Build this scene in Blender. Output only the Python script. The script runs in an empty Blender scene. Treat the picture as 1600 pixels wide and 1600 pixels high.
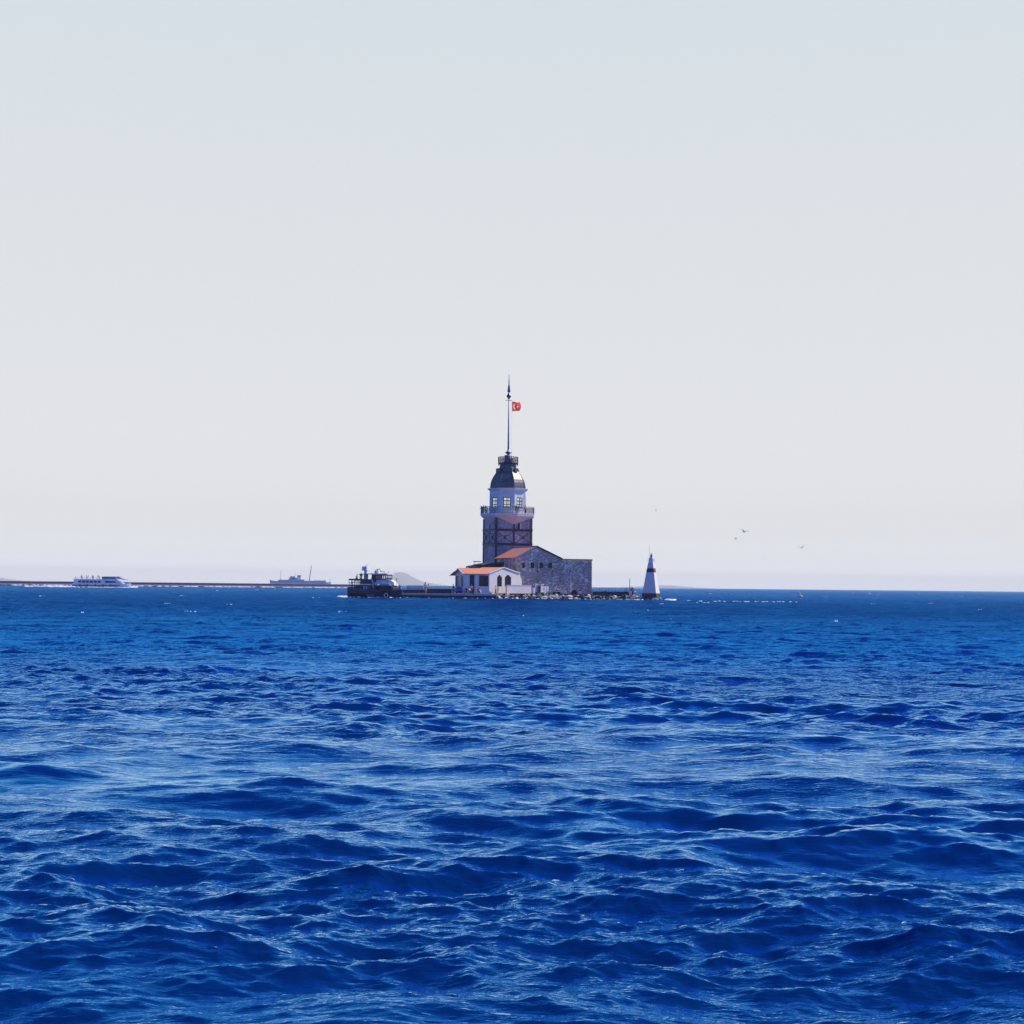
import bpy, bmesh, math, random
import numpy as np
from mathutils import Vector, Matrix

S = bpy.context.scene
COL = S.collection
R = math.radians
# ------------------------------------------------------------------ camera
F = 2300.0            # focal length in pixels of the 1600 px wide photograph
CAMZ = 2.3
PITCH, ROLL = math.atan(116.0 / F), R(0.58)
r0 = Vector((1, 0, 0)); f0 = Vector((0, math.cos(PITCH), math.sin(PITCH))); u0 = Vector((0, -math.sin(PITCH), math.cos(PITCH)))
cr = r0 * math.cos(ROLL) + u0 * math.sin(ROLL)
cu = u0 * math.cos(ROLL) - r0 * math.sin(ROLL)
cam_d = bpy.data.cameras.new('camera')
cam = bpy.data.objects.new('camera', cam_d); COL.objects.link(cam)
cam.matrix_world = Matrix(((cr.x, cu.x, -f0.x, 0), (cr.y, cu.y, -f0.y, 0), (cr.z, cu.z, -f0.z, CAMZ), (0, 0, 0, 1)))
cam_d.sensor_width = 36; cam_d.lens = 36 * F / 1600.0
cam_d.clip_start = 0.1; cam_d.clip_end = 80000
S.camera = cam
# ------------------------------------------------------------------ sky, sun, exposure
SUN_AZ, SUN_EL = R(70), R(43)      # azimuth from +Y (view) towards +X
wd = bpy.data.worlds.new('World'); S.world = wd; wd.use_nodes = True
nt = wd.node_tree; N = nt.nodes; L = nt.links
bg = N['Background']
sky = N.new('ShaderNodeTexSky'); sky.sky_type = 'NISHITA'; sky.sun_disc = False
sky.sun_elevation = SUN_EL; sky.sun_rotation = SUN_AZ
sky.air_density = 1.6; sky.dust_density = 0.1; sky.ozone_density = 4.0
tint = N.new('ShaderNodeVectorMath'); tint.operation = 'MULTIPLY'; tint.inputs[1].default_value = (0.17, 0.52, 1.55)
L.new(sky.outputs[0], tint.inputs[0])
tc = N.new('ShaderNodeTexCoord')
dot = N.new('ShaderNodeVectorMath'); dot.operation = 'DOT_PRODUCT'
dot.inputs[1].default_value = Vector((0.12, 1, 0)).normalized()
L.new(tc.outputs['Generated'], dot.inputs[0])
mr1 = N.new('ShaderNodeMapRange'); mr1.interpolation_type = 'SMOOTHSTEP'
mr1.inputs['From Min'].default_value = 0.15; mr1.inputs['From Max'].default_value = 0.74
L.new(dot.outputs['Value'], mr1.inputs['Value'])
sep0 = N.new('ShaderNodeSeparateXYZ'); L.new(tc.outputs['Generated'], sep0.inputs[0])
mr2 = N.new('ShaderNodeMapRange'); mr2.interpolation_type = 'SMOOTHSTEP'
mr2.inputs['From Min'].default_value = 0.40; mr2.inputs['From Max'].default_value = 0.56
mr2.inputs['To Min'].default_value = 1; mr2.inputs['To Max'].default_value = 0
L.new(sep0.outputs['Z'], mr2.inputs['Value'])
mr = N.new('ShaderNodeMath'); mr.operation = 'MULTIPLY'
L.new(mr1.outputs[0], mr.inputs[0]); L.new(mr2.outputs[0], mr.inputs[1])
sep = N.new('ShaderNodeSeparateXYZ'); L.new(tc.outputs['Generated'], sep.inputs[0])
ramp = N.new('ShaderNodeValToRGB'); L.new(sep.outputs['Z'], ramp.inputs[0])   # pale hazy air, by elevation
e = ramp.color_ramp.elements
SK = [(0.0, (22, 21.8, 19)), (0.38, (6.75, 7.45, 7.95)), (0.009, (20, 19.8, 17.4)), (0.013, (14.2, 14.2, 12.8)), (0.02, (10.7, 10.7, 10.0)), (0.035, (9.0, 9.05, 8.8)), (0.05, (8.45, 8.5, 8.4)), (0.16, (7.75, 7.95, 8.15))]
for i_, (p_, c_) in enumerate(SK):
    q_ = e[i_] if i_ < 2 else e.new(p_)
    q_.position = p_; q_.color = (*c_, 1)
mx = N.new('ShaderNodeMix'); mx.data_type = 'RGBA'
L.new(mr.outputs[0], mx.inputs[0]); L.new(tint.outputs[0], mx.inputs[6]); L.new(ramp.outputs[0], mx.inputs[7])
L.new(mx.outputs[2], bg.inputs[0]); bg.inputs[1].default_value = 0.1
sd = bpy.data.lights.new('sun', 'SUN'); sd.energy = 5.0; sd.angle = R(0.55); sd.color = (1.0, 0.87, 0.68)
sun = bpy.data.objects.new('sun', sd); COL.objects.link(sun)
SUNV = Vector((math.sin(SUN_AZ) * math.cos(SUN_EL), math.cos(SUN_AZ) * math.cos(SUN_EL), math.sin(SUN_EL)))
sun.rotation_euler = SUNV.to_track_quat('Z', 'Y').to_euler()
S.view_settings.view_transform = 'Standard'; S.view_settings.look = 'None'
S.view_settings.exposure = 0.0; S.view_settings.gamma = 1.0
S.cycles.max_bounces = 6; S.cycles.volume_bounces = 3; S.cycles.sample_clamp_indirect = 4.0

# ------------------------------------------------------------------ helpers
def ray(px, py):
    return (cr * (px - 800) + cu * (800 - py)).__add__(f0 * F) / F
def W(px, py, D):
    d = ray(px, py); k = D / d.y
    return Vector((d.x * k, D, CAMZ + d.z * k))
def X(px, D, py=920): return W(px, py, D).x
def Z(py, D, px=800): return W(px, py, D).z
def onplane(px, py, origin, th, off=0.0):
    """where the sight line meets the vertical plane local y=off of a frame turned by th: local (x, z)"""
    n = Vector((math.sin(th), -math.cos(th), 0)); t = Vector((math.cos(th), math.sin(th), 0))
    p0 = Vector(origin) - n * off
    d = ray(px, py); c = Vector((0, 0, CAMZ))
    k = (p0 - c).dot(n) / d.dot(n); p = c + d * k
    return (p - Vector(origin)).dot(t), p.z - origin[2]

class MB:
    def __init__(s): s.v = []; s.f = []; s.sm = []; s.mi = []; s.cur = 0; s.M = Matrix.Identity(4)
    def add(s, vs, fs, smooth=False):
        o = len(s.v)
        s.v += [tuple(s.M @ Vector(p)) for p in vs]
        for f in fs: s.f.append([i + o for i in f]); s.sm.append(smooth); s.mi.append(s.cur)
        return s
    def box(s, x0, x1, y0, y1, z0, z1):
        return s.add([(x0,y0,z0),(x1,y0,z0),(x1,y1,z0),(x0,y1,z0),(x0,y0,z1),(x1,y0,z1),(x1,y1,z1),(x0,y1,z1)],
            [(0,3,2,1),(4,5,6,7),(0,1,5,4),(1,2,6,5),(2,3,7,6),(3,0,4,7)])
    def prism(s, pts, y0, y1):
        """polygon in (x,z), counter-clockwise seen from -y, extruded along y"""
        n = len(pts)
        vs = [(x, y0, z) for x, z in pts] + [(x, y1, z) for x, z in pts]
        fs = [list(range(n)), list(range(2*n-1, n-1, -1))]
        for i in range(n):
            j = (i + 1) % n; fs.append((i, n + i, n + j, j))
        return s.add(vs, fs)
    def prismz(s, pts, z0, z1):
        n = len(pts)
        vs = [(x, y, z0) for x, y in pts] + [(x, y, z1) for x, y in pts]
        fs = [list(range(n-1, -1, -1)), list(range(n, 2*n))]
        for i in range(n):
            j = (i + 1) % n; fs.append((i, j, n + j, n + i))
        return s.add(vs, fs)
    def lathe(s, prof, n=16, a0=0.0, smooth=True, cap=True):
        """profile of (r,z) from bottom to top about the z axis"""
        vs = []; fs = []
        for r, z in prof:
            for k in range(n):
                a = a0 + 2 * math.pi * k / n; vs.append((r * math.sin(a), -r * math.cos(a), z))
        for i in range(len(prof) - 1):
            for k in range(n):
                j = (k + 1) % n; fs.append((i*n+k, i*n+j, (i+1)*n+j, (i+1)*n+k))
        s.add(vs, fs, smooth)
        if cap:
            m = len(s.v) - len(vs)
            s.f.append([m + k for k in range(n-1, -1, -1)]); s.sm.append(False); s.mi.append(s.cur)
            m += (len(prof) - 1) * n
            s.f.append([m + k for k in range(n)]); s.sm.append(False); s.mi.append(s.cur)
        return s
    def tube(s, a, b, ra, rb=None, n=8):
        a = Vector(a); b = Vector(b); rb = ra if rb is None else rb
        d = (b - a).normalized(); u = d.orthogonal().normalized(); w = d.cross(u)
        vs = []
        for c, r in ((a, ra), (b, rb)):
            for k in range(n):
                t = 2 * math.pi * k / n; vs.append(tuple(c + (u * math.cos(t) + w * math.sin(t)) * r))
        fs = [(k, (k+1) % n, n + (k+1) % n, n + k) for k in range(n)] + [list(range(n-1, -1, -1)), list(range(n, 2*n))]
        return s.add(vs, fs, False)
    def bar(s, a, b, w, h=None):
        """square bar from a to b"""
        return s.tube(a, b, w * 0.707, n=4)
    def loft(s, rings, closed=True, cap=True, smooth=False):
        n = len(rings[0]); vs = [p for r in rings for p in r]; fs = []
        for i in range(len(rings) - 1):
            for k in range(n if closed else n - 1):
                j = (k + 1) % n; fs.append((i*n+k, i*n+j, (i+1)*n+j, (i+1)*n+k))
        if cap: fs += [list(range(n-1, -1, -1)), list(range((len(rings)-1)*n, len(rings)*n))]
        return s.add(vs, fs, smooth)
    def mesh(s, name, mats, recalc=True):
        me = bpy.data.meshes.new(name); me.from_pydata(s.v, [], s.f)
        for m in (mats if isinstance(mats, (list, tuple)) else [mats]): me.materials.append(m)
        me.polygons.foreach_set('use_smooth', s.sm); me.polygons.foreach_set('material_index', s.mi)
        if recalc:
            bm = bmesh.new(); bm.from_mesh(me); bmesh.ops.recalc_face_normals(bm, faces=bm.faces); bm.to_mesh(me); bm.free()
        me.update(); return me
    def build(s, name, mats, parent=None, loc=None, rot=None):
        o = bpy.data.objects.new(name, s.mesh(name, mats)); COL.objects.link(o)
        if parent is not None: o.parent = parent
        if loc is not None: o.location = loc
        if rot is not None: o.rotation_euler = rot
        return o

def tag(o, label, cat, group=None, kind=None):
    if label: o['label'] = label
    if cat: o['category'] = cat
    if group: o['group'] = group
    if kind: o['kind'] = kind
    return o
def empty(name, loc, rz=0.0):
    o = bpy.data.objects.new(name, None); COL.objects.link(o); o.location = loc; o.rotation_euler = (0, 0, rz)
    o.empty_display_size = 0.5; return o
def copy_tree(o, parent=None):
    c = o.copy(); COL.objects.link(c); c.parent = parent
    for ch in list(o.children): copy_tree(ch, c)
    return c

# ------------------------------------------------------------------ materials
def mat(name, col, rough=0.7, metal=0.0, var=0.0, vscale=1.0, bump=0.0, bscale=8.0, col2=None, spec=0.5, stretch=(1,1,1), emis=None):
    m = bpy.data.materials.new(name); m.use_nodes = True
    t = m.node_tree; n = t.nodes; b = n['Principled BSDF']
    b.inputs['Base Color'].default_value = (*col, 1); b.inputs['Roughness'].default_value = rough
    b.inputs['Metallic'].default_value = metal; b.inputs['Specular IOR Level'].default_value = spec
    if var or bump:
        tc = n.new('ShaderNodeTexCoord'); mp = n.new('ShaderNodeMapping'); mp.inputs['Scale'].default_value = stretch
        t.links.new(tc.outputs['Object'], mp.inputs[0])
    if var:
        no = n.new('ShaderNodeTexNoise'); no.inputs['Scale'].default_value = vscale; no.inputs['Detail'].default_value = 6; no.inputs['Roughness'].default_value = 0.65
        t.links.new(mp.outputs[0], no.inputs['Vector'])
        rp = n.new('ShaderNodeValToRGB'); rp.color_ramp.elements[0].position = 0.3; rp.color_ramp.elements[1].position = 0.7
        c2 = col2 or tuple(c * (1 - var) for c in col)
        rp.color_ramp.elements[0].color = (*c2, 1); rp.color_ramp.elements[1].color = (*col, 1)
        t.links.new(no.outputs[0], rp.inputs[0]); t.links.new(rp.outputs[0], b.inputs['Base Color'])
    if bump:
        n2 = n.new('ShaderNodeTexNoise'); n2.inputs['Scale'].default_value = bscale; n2.inputs['Detail'].default_value = 4
        t.links.new(mp.outputs[0], n2.inputs['Vector'])
        bp = n.new('ShaderNodeBump'); bp.inputs['Strength'].default_value = bump; bp.inputs['Distance'].default_value = 0.1
        t.links.new(n2.outputs[0], bp.inputs['Height']); t.links.new(bp.outputs[0], b.inputs['Normal'])
    return m

def stone_mat(name, dark, light, pale, scale=1.0, pale_amt=0.62):
    """coursed rubble: blocks of uneven tone, scattered pale stones, weathering"""
    m = bpy.data.materials.new(name); m.use_nodes = True
    t = m.node_tree; n = t.nodes; l = t.links; b = n['Principled BSDF']; b.inputs['Roughness'].default_value = 0.9
    tc = n.new('ShaderNodeTexCoord')
    sp = n.new('ShaderNodeSeparateXYZ'); l.new(tc.outputs['Object'], sp.inputs[0])
    ad = n.new('ShaderNodeMath'); ad.operation = 'ADD'; l.new(sp.outputs[0], ad.inputs[0]); l.new(sp.outputs[1], ad.inputs[1])
    cb = n.new('ShaderNodeCombineXYZ'); l.new(ad.outputs[0], cb.inputs[0]); l.new(sp.outputs[2], cb.inputs[1])
    mp = n.new('ShaderNodeMapping'); mp.inputs['Scale'].default_value = (2.0*scale, 4.0*scale, 1); l.new(cb.outputs[0], mp.inputs[0])
    wn = n.new('ShaderNodeTexNoise'); wn.inputs['Scale'].default_value = 1.3; l.new(mp.outputs[0], wn.inputs['Vector'])
    vv = n.new('ShaderNodeVectorMath'); vv.operation = 'MULTIPLY_ADD'; vv.inputs[1].default_value = (0.5, 0.5, 0); l.new(wn.outputs['Color'], vv.inputs[0]); l.new(mp.outputs[0], vv.inputs[2])
    vo = n.new('ShaderNodeTexVoronoi'); vo.voronoi_dimensions = '2D'; vo.inputs['Scale'].default_value = 1.0; vo.inputs['Randomness'].default_value = 0.8; l.new(vv.outputs[0], vo.inputs['Vector'])
    sc = n.new('ShaderNodeSeparateColor'); l.new(vo.outputs['Color'], sc.inputs[0])
    r1 = n.new('ShaderNodeValToRGB'); r1.color_ramp.elements[0].color = (*dark, 1); r1.color_ramp.elements[1].color = (*light, 1); l.new(sc.outputs[0], r1.inputs[0])
    # pale stones gather in patches
    pn = n.new('ShaderNodeTexNoise'); pn.inputs['Scale'].default_value = 0.45; pn.inputs['Detail'].default_value = 3; l.new(tc.outputs['Object'], pn.inputs['Vector'])
    am = n.new('ShaderNodeMath'); am.operation = 'ADD'; l.new(sc.outputs[1], am.inputs[0]); l.new(pn.outputs[0], am.inputs[1])
    gr = n.new('ShaderNodeMapRange'); gr.inputs['From Min'].default_value = pale_amt + 0.62; gr.inputs['From Max'].default_value = pale_amt + 0.80; l.new(am.outputs[0], gr.inputs['Value'])
    m1 = n.new('ShaderNodeMix'); m1.data_type = 'RGBA'; l.new(gr.outputs[0], m1.inputs[0]); l.new(r1.outputs[0], m1.inputs[6]); m1.inputs[7].default_value = (*pale, 1)
    # broad staining
    bn = n.new('ShaderNodeTexNoise'); bn.inputs['Scale'].default_value = 0.3; bn.inputs['Detail'].default_value = 5; l.new(tc.outputs['Object'], bn.inputs['Vector'])
    br = n.new('ShaderNodeMapRange'); br.inputs['From Min'].default_value = 0.3; br.inputs['From Max'].default_value = 0.7; br.inputs['To Min'].default_value = 0.65; br.inputs['To Max'].default_value = 1.3; l.new(bn.outputs[0], br.inputs['Value'])
    vm = n.new('ShaderNodeVectorMath'); vm.operation = 'SCALE'; l.new(m1.outputs[2], vm.inputs[0]); l.new(br.outputs[0], vm.inputs['Scale'])
    l.new(vm.outputs[0], b.inputs['Base Color'])
    bp = n.new('ShaderNodeBump'); bp.inputs['Strength'].default_value = 0.7; bp.inputs['Distance'].default_value = 0.08
    l.new(vo.outputs['Distance'], bp.inputs['Height']); bp.invert = True; l.new(bp.outputs[0], b.inputs['Normal'])
    return m

def tile_mat(name, c1, c2, axis=0):
    """clay pantiles: rows and ribs"""
    m = bpy.data.materials.new(name); m.use_nodes = True
    t = m.node_tree; n = t.nodes; l = t.links; b = n['Principled BSDF']; b.inputs['Roughness'].default_value = 0.8
    tc = n.new('ShaderNodeTexCoord')
    no = n.new('ShaderNodeTexNoise'); no.inputs['Scale'].default_value = 2.6; no.inputs['Detail'].default_value = 8; no.inputs['Roughness'].default_value = 0.75; l.new(tc.outputs['Object'], no.inputs['Vector'])
    rp = n.new('ShaderNodeValToRGB'); rp.color_ramp.elements[0].position = 0.32; rp.color_ramp.elements[1].position = 0.66
    rp.color_ramp.elements[0].color = (*c2, 1); rp.color_ramp.elements[1].color = (*c1, 1); l.new(no.outputs[0], rp.inputs[0]); l.new(rp.outputs[0], b.inputs['Base Color'])
    wv = n.new('ShaderNodeTexWave'); wv.wave_type = 'BANDS'; wv.bands_direction = 'XYZ'[axis]; wv.inputs['Scale'].default_value = 1.1; wv.inputs['Distortion'].default_value = 0.3; l.new(tc.outputs['Object'], wv.inputs['Vector'])
    bp = n.new('ShaderNodeBump'); bp.inputs['Strength'].default_value = 0.6; bp.inputs['Distance'].default_value = 0.08
    l.new(wv.outputs[0], bp.inputs['Height']); l.new(bp.outputs[0], b.inputs['Normal'])
    return m
# ------------------------------------------------------------------ material palette
M_ = {}
M_['stone'] = stone_mat('tower_stone', (0.31, 0.26, 0.29), (0.47, 0.40, 0.44), (0.75, 0.66, 0.66), 1.5, 0.72)
M_['rubble'] = stone_mat('rubble_stone', (0.34, 0.26, 0.24), (0.66, 0.51, 0.44), (0.95, 0.83, 0.70), 1.35, 0.62)
M_['iron'] = mat('painted_iron', (0.035, 0.035, 0.06), 0.5)
M_['white'] = mat('white_paint', (0.82, 0.79, 0.80), 0.6, var=0.12, vscale=1.5)
M_['render'] = mat('white_render', (0.80, 0.76, 0.78), 0.85, var=0.18, vscale=0.9, bump=0.2, bscale=5)
M_['pinkwhite'] = mat('aged_white_plaster', (0.88, 0.80, 0.74), 0.8, var=0.12, vscale=1.2)
M_['bluewhite'] = mat('pale_blue_plaster', (0.80, 0.84, 0.80), 0.8, var=0.2, vscale=1.5)
M_['lead'] = mat('lead_sheet', (0.17, 0.165, 0.17), 0.45, metal=0.5, var=0.45, vscale=1.4, bump=0.35, bscale=2.2)
M_['tile'] = tile_mat('clay_tiles', (0.86, 0.36, 0.20), (0.55, 0.19, 0.12))
M_['tile2'] = tile_mat('sunlit_clay_tiles', (0.95, 0.52, 0.22), (0.70, 0.30, 0.15), 1)  # same clay tiles; paler colour stands for sunlight on the gabled block's roof
M_['tile3'] = tile_mat('hall_tiles', (0.90, 0.34, 0.20), (0.62, 0.21, 0.14), 1)
M_['coping'] = mat('coping', (0.66, 0.50, 0.44), 0.8, var=0.3, vscale=3)
M_['dark'] = mat('dark_joinery', (0.02, 0.02, 0.03), 0.5)
M_['glassdark'] = mat('dark_glass', (0.012, 0.014, 0.02), 0.12)
M_['slate'] = mat('dark_lead_roof', (0.045, 0.045, 0.06), 0.6, var=0.3, vscale=2)
M_['conc'] = mat('pale_concrete', (0.55, 0.50, 0.52), 0.85, var=0.3, vscale=1.3, bump=0.3)
M_['wetconc'] = mat('wet_concrete', (0.06, 0.055, 0.07), 0.5, var=0.5, vscale=2, bump=0.3)
M_['purple'] = mat('dark_masonry', (0.13, 0.09, 0.14), 0.9, var=0.5, vscale=2, bump=0.4)
M_['gold'] = mat('finial_metal', (0.09, 0.12, 0.22), 0.3, metal=0.6)
M_['pole'] = mat('pole_paint', (0.42, 0.36, 0.50), 0.4)
def cloth_mat(name, col):
    m = bpy.data.materials.new(name); m.use_nodes = True
    t = m.node_tree; n = t.nodes; n.remove(n['Principled BSDF'])
    a = n.new('ShaderNodeBsdfDiffuse'); b = n.new('ShaderNodeBsdfTranslucent'); x = n.new('ShaderNodeMixShader'); x.inputs[0].default_value = 0.6
    for q in (a, b): q.inputs[0].default_value = (*col, 1)
    t.links.new(a.outputs[0], x.inputs[1]); t.links.new(b.outputs[0], x.inputs[2]); t.links.new(x.outputs[0], n['Material Output'].inputs[0])
    return m
M_['red'] = cloth_mat('red_cloth', (0.85, 0.10, 0.07))
M_['cream'] = cloth_mat('white_cloth', (0.95, 0.88, 0.82))
M_['redband'] = mat('red_band', (0.18, 0.02, 0.035), 0.6, var=0.3, vscale=4)
def glass_mat():
    m = bpy.data.materials.new('clear_glass'); m.use_nodes = True
    t = m.node_tree; n = t.nodes; n.remove(n['Principled BSDF'])
    a = n.new('ShaderNodeBsdfTransparent'); b = n.new('ShaderNodeBsdfGlossy'); b.inputs['Roughness'].default_value = 0.03
    x = n.new('ShaderNodeMixShader'); x.inputs[0].default_value = 0.07
    t.links.new(a.outputs[0], x.inputs[1]); t.links.new(b.outputs[0], x.inputs[2]); t.links.new(x.outputs[0], n['Material Output'].inputs[0])
    return m
M_['glass'] = glass_mat()

def wallgrid(mb, x0, x1, z0, z1, holes, y0, y1):
    """wall slab between y0 (front) and y1 with rectangular openings that really go through"""
    xs = sorted({x0, x1, *[h[0] for h in holes], *[h[1] for h in holes]}); zs = sorted({z0, z1, *[h[2] for h in holes], *[h[3] for h in holes]})
    ins = lambda x, z: any(h[0] < x < h[1] and h[2] < z < h[3] for h in holes)
    for i in range(len(xs)-1):
        for j in range(len(zs)-1):
            a, b, c, d = xs[i], xs[i+1], zs[j], zs[j+1]
            if ins((a+b)/2, (c+d)/2): continue
            mb.add([(a,y0,c),(b,y0,c),(b,y0,d),(a,y0,d)], [(0,1,2,3)]); mb.add([(a,y1,c),(b,y1,c),(b,y1,d),(a,y1,d)], [(3,2,1,0)])
    for a, b, c, d in holes + [(x0, x1, z0, z1)]:
        mb.add([(a,y0,c),(b,y0,c),(b,y1,c),(a,y1,c),(a,y0,d),(b,y0,d),(b,y1,d),(a,y1,d)], [(0,1,2,3),(4,7,6,5),(0,3,7,4),(1,5,6,2)])
def window(parent, x0, x1, z0, z1, y, mats=None, nx=2, nz=2, bw=0.07, M=None, name='window', pane=None, through=False):
    m = MB()
    if M is not None: m.M = M
    for x in [x0 + (x1-x0)*i/nx for i in range(nx+1)]:
        xx = min(max(x, x0 + bw/2), x1 - bw/2); m.box(xx-bw/2, xx+bw/2, y, y+0.06, z0, z1)
    for z in [z0 + (z1-z0)*i/nz for i in range(nz+1)]:
        zz = min(max(z, z0 + bw/2), z1 - bw/2); m.box(x0+0.002, x1-0.002, y+0.004, y+0.056, zz-bw/2, zz+bw/2)
    w = m.build(name, mats or M_['dark'], parent)
    g = MB()
    if M is not None: g.M = M
    g.box(x0+0.01, x1-0.01, y+0.025, y+0.035, z0+0.01, z1-0.01)
    g.build('pane', pane or M_['glassdark'], w)
    return w

# ------------------------------------------------------------------ the tower
DT = 305.0; mpp = DT / F
tx = X(792, DT); GZ = 0.8
tower = empty('lighthouse_tower', (tx, DT, GZ))
tag(tower, 'tall stone tower with iron bands, white balcony, lantern room and dark domed roof', 'tower')
def tz(py): return Z(py, DT, 792) - GZ
AV = [R(20 + 45*k) for k in range(8)]
def ringpt(r, a, z): return (r*math.sin(a), -r*math.cos(a), z)
rs_c, rs_m = 41.4*mpp, 29.3*mpp
def shaft_ring(off, z): return [ringpt((rs_m if k % 2 == 0 else rs_c) + (off if k % 2 == 0 else off*1.41), AV[k], z) for k in range(8)]
zc = tz(809.3); zm = tz(820.2)
m = MB(); m.loft([shaft_ring(0, -0.3), shaft_ring(0, tz(812))]); m.build('shaft', M_['stone'], tower)
for py, h in ((829.6, 1.3), (851.6, 1.4)):
    m = MB(); m.loft([shaft_ring(0.16, tz(py+h)), shaft_ring(0.16, tz(py-h))]); m.build('iron_band', M_['iron'], tower)
    m = MB(); m.loft([shaft_ring(0.30, tz(py-h)+0.002), shaft_ring(0.30, tz(py-h)+0.07)]); m.build('ledge', M_['purple'], tower)
for k in range(8):
    r = (rs_m if k % 2 == 0 else rs_c); top = tz(818) if k % 2 == 0 else tz(811)
    m = MB(); m.M = Matrix.Rotation(AV[k], 4, 'Z')
    w = 0.20 if k % 2 else 0.17
    m.box(-w, w, -r-0.10, -r+0.25, (0.0 if k % 2 else tz(851.6)), top); m.build('iron_post', M_['iron'], tower)
def tpt(k, t, off, z):
    """point on half-face k (between post k and k+1)"""
    a = Vector(shaft_ring(off, z)[k]); b = Vector(shaft_ring(off, z)[(k+1) % 8]); return a.lerp(b, t)
zb0, zb1 = tz(850.2), tz(831)
for k in range(8):
    m = MB()
    m.bar(tpt(k, .04, .06, zb0), tpt(k, .96, .06, zb1), 0.085); m.bar(tpt(k, .96, .06, zb0), tpt(k, .04, .06, zb1), 0.085)
    br = m.build('cross_brace', M_['iron'], tower)
    m = MB(); c = tpt(k, .5, .05, (zb0+zb1)/2); d = (tpt(k, .5, .2, 0) - tpt(k, .5, 0, 0)).normalized()
    m.tube(c - d*0.05, c + d*0.14, 0.27, n=10); m.build('boss', M_['iron'], br)
# slit window high on the right half face
def face_local(px, py, k=0):
    return None
Mf = Matrix.Rotation(R(20), 4, 'Z')
sx0, sz0 = onplane(808.6, 826.8, tower.location, R(20), -rs_m); sx1, sz1 = onplane(812, 818.5, tower.location, R(20), -rs_m)
window(tower, sx0, sx1, sz0, sz1, -rs_m-0.20, nx=1, nz=2, M=Mf)
m = MB(); m.M = Mf; m.box(sx1+0.02, sx1+0.3, -rs_m-0.22, -rs_m-0.01, sz0, sz1); m.build('lit_sill', M_['bluewhite'], tower)  # pale box standing in for the sunlit sill beside the slit
# balcony
RD = 45*mpp
m = MB()
under = [ringpt(rs_m-0.4, AV[k], zm-0.3) if k % 2 == 0 else ringpt(rs_c-0.5, AV[k], zc-0.2) for k in range(8)]
edge = [ringpt(rs_m+0.06, AV[k], zm) if k % 2 == 0 else ringpt(rs_c+0.06, AV[k], zc) for k in range(8)]
zf0, zf1 = tz(807.2), tz(803.8)
m.loft([under, edge, [ringpt(RD-0.05, a, zf0) for a in AV], [ringpt(RD-0.05, a, zf1-0.12) for a in AV]])
m.build('balcony', M_['pinkwhite'], tower)
m = MB(); m.loft([[ringpt(RD+0.05, a, zf1-0.118) for a in AV], [ringpt(RD+0.05, a, zf1) for a in AV]]); m.build('balcony_deck', M_['white'], tower)
def ring_rail(R_, z0, z1, mt, nb, name='railing', w=0.05):
    for k in range(8):
        a = Vector(ringpt(R_, AV[k], 0)); b = Vector(ringpt(R_, AV[(k+1) % 8], 0)); m = MB()
        up = lambda p, z: Vector((p.x, p.y, z))
        m.bar(up(a, z1), up(b, z1), w*1.3); m.bar(up(a, z0+0.12), up(b, z0+0.12), w)
        m.bar(up(a, (z0+z1)/2), up(b, (z0+z1)/2), w*0.7)
        for i in range(nb):
            p = a.lerp(b, i/nb); q = a.lerp(b, (i+1)/nb)
            m.bar(up(p, z0), up(p, z1), w if i else w*1.8)
            m.bar(up(p, z0+0.12), up(q, z1), w*0.6); m.bar(up(q, z0+0.12), up(p, z1), w*0.6)
        m.build(name, mt, tower)
M_['rail'] = mat('grey_railing', (0.22, 0.24, 0.34), 0.6)
M_['balrail'] = mat('balcony_railing', (0.32, 0.32, 0.36), 0.6)
ring_rail(RD-0.12, zf1, tz(793.2), M_['balrail'], 9, w=0.085)
# lantern room: eight faces with real openings
RR_ = 29.6*mpp; ap = RR_*math.cos(R(22.5)); hw = RR_*math.sin(R(22.5))
z0, z1 = zf1+0.004, tz(767.6)
wz0, wz1 = tz(795), tz(778.2)
for k in range(8):
    al = R(-2.5 + 45*k); Mk = Matrix.Rotation(al, 4, 'Z')
    m = MB(); m.M = Mk; ww = 0.78
    back = 2 <= k <= 6; ww = 1.15 if back else 0.78; u1 = wz1 + (0.35 if back else 0); u0_ = wz0 - (0.3 if back else 0)
    wallgrid(m, -hw, hw, z0, z1, [(-ww, ww, u0_, u1)], -ap, -ap+0.22)
    wl = m.build('lantern_wall', M_['bluewhite'], tower)
    wn = window(wl, -ww, ww, u0_, u1, -ap+0.05, nx=2, nz=3, bw=0.06 if back else 0.16, M=Mk, pane=M_['glass'])
    for q0, q1 in ((-.99, -.86), (.86, .99)):
        m = MB(); m.M = Mk; m.box(hw*q0, hw*q1, -ap-0.07, -ap-0.003, z0+0.9, z1-0.3); m.build('pilaster', M_['white'], wl)
m = MB(); m.lathe([(RR_-0.35, z0+0.002), (RR_-0.35, z0+0.05)], 8, AV[0], False); m.build('lantern_floor', M_['conc'], tower)
m = MB()
m.lathe([(30.4*mpp, tz(768.3)), (31.0*mpp, tz(766.8)), (33.6*mpp, tz(765.3)), (33.8*mpp, tz(764.2)), (29.5*mpp, tz(763.9))], 8, AV[0], False); m.build('cornice', M_['white'], tower)
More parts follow.
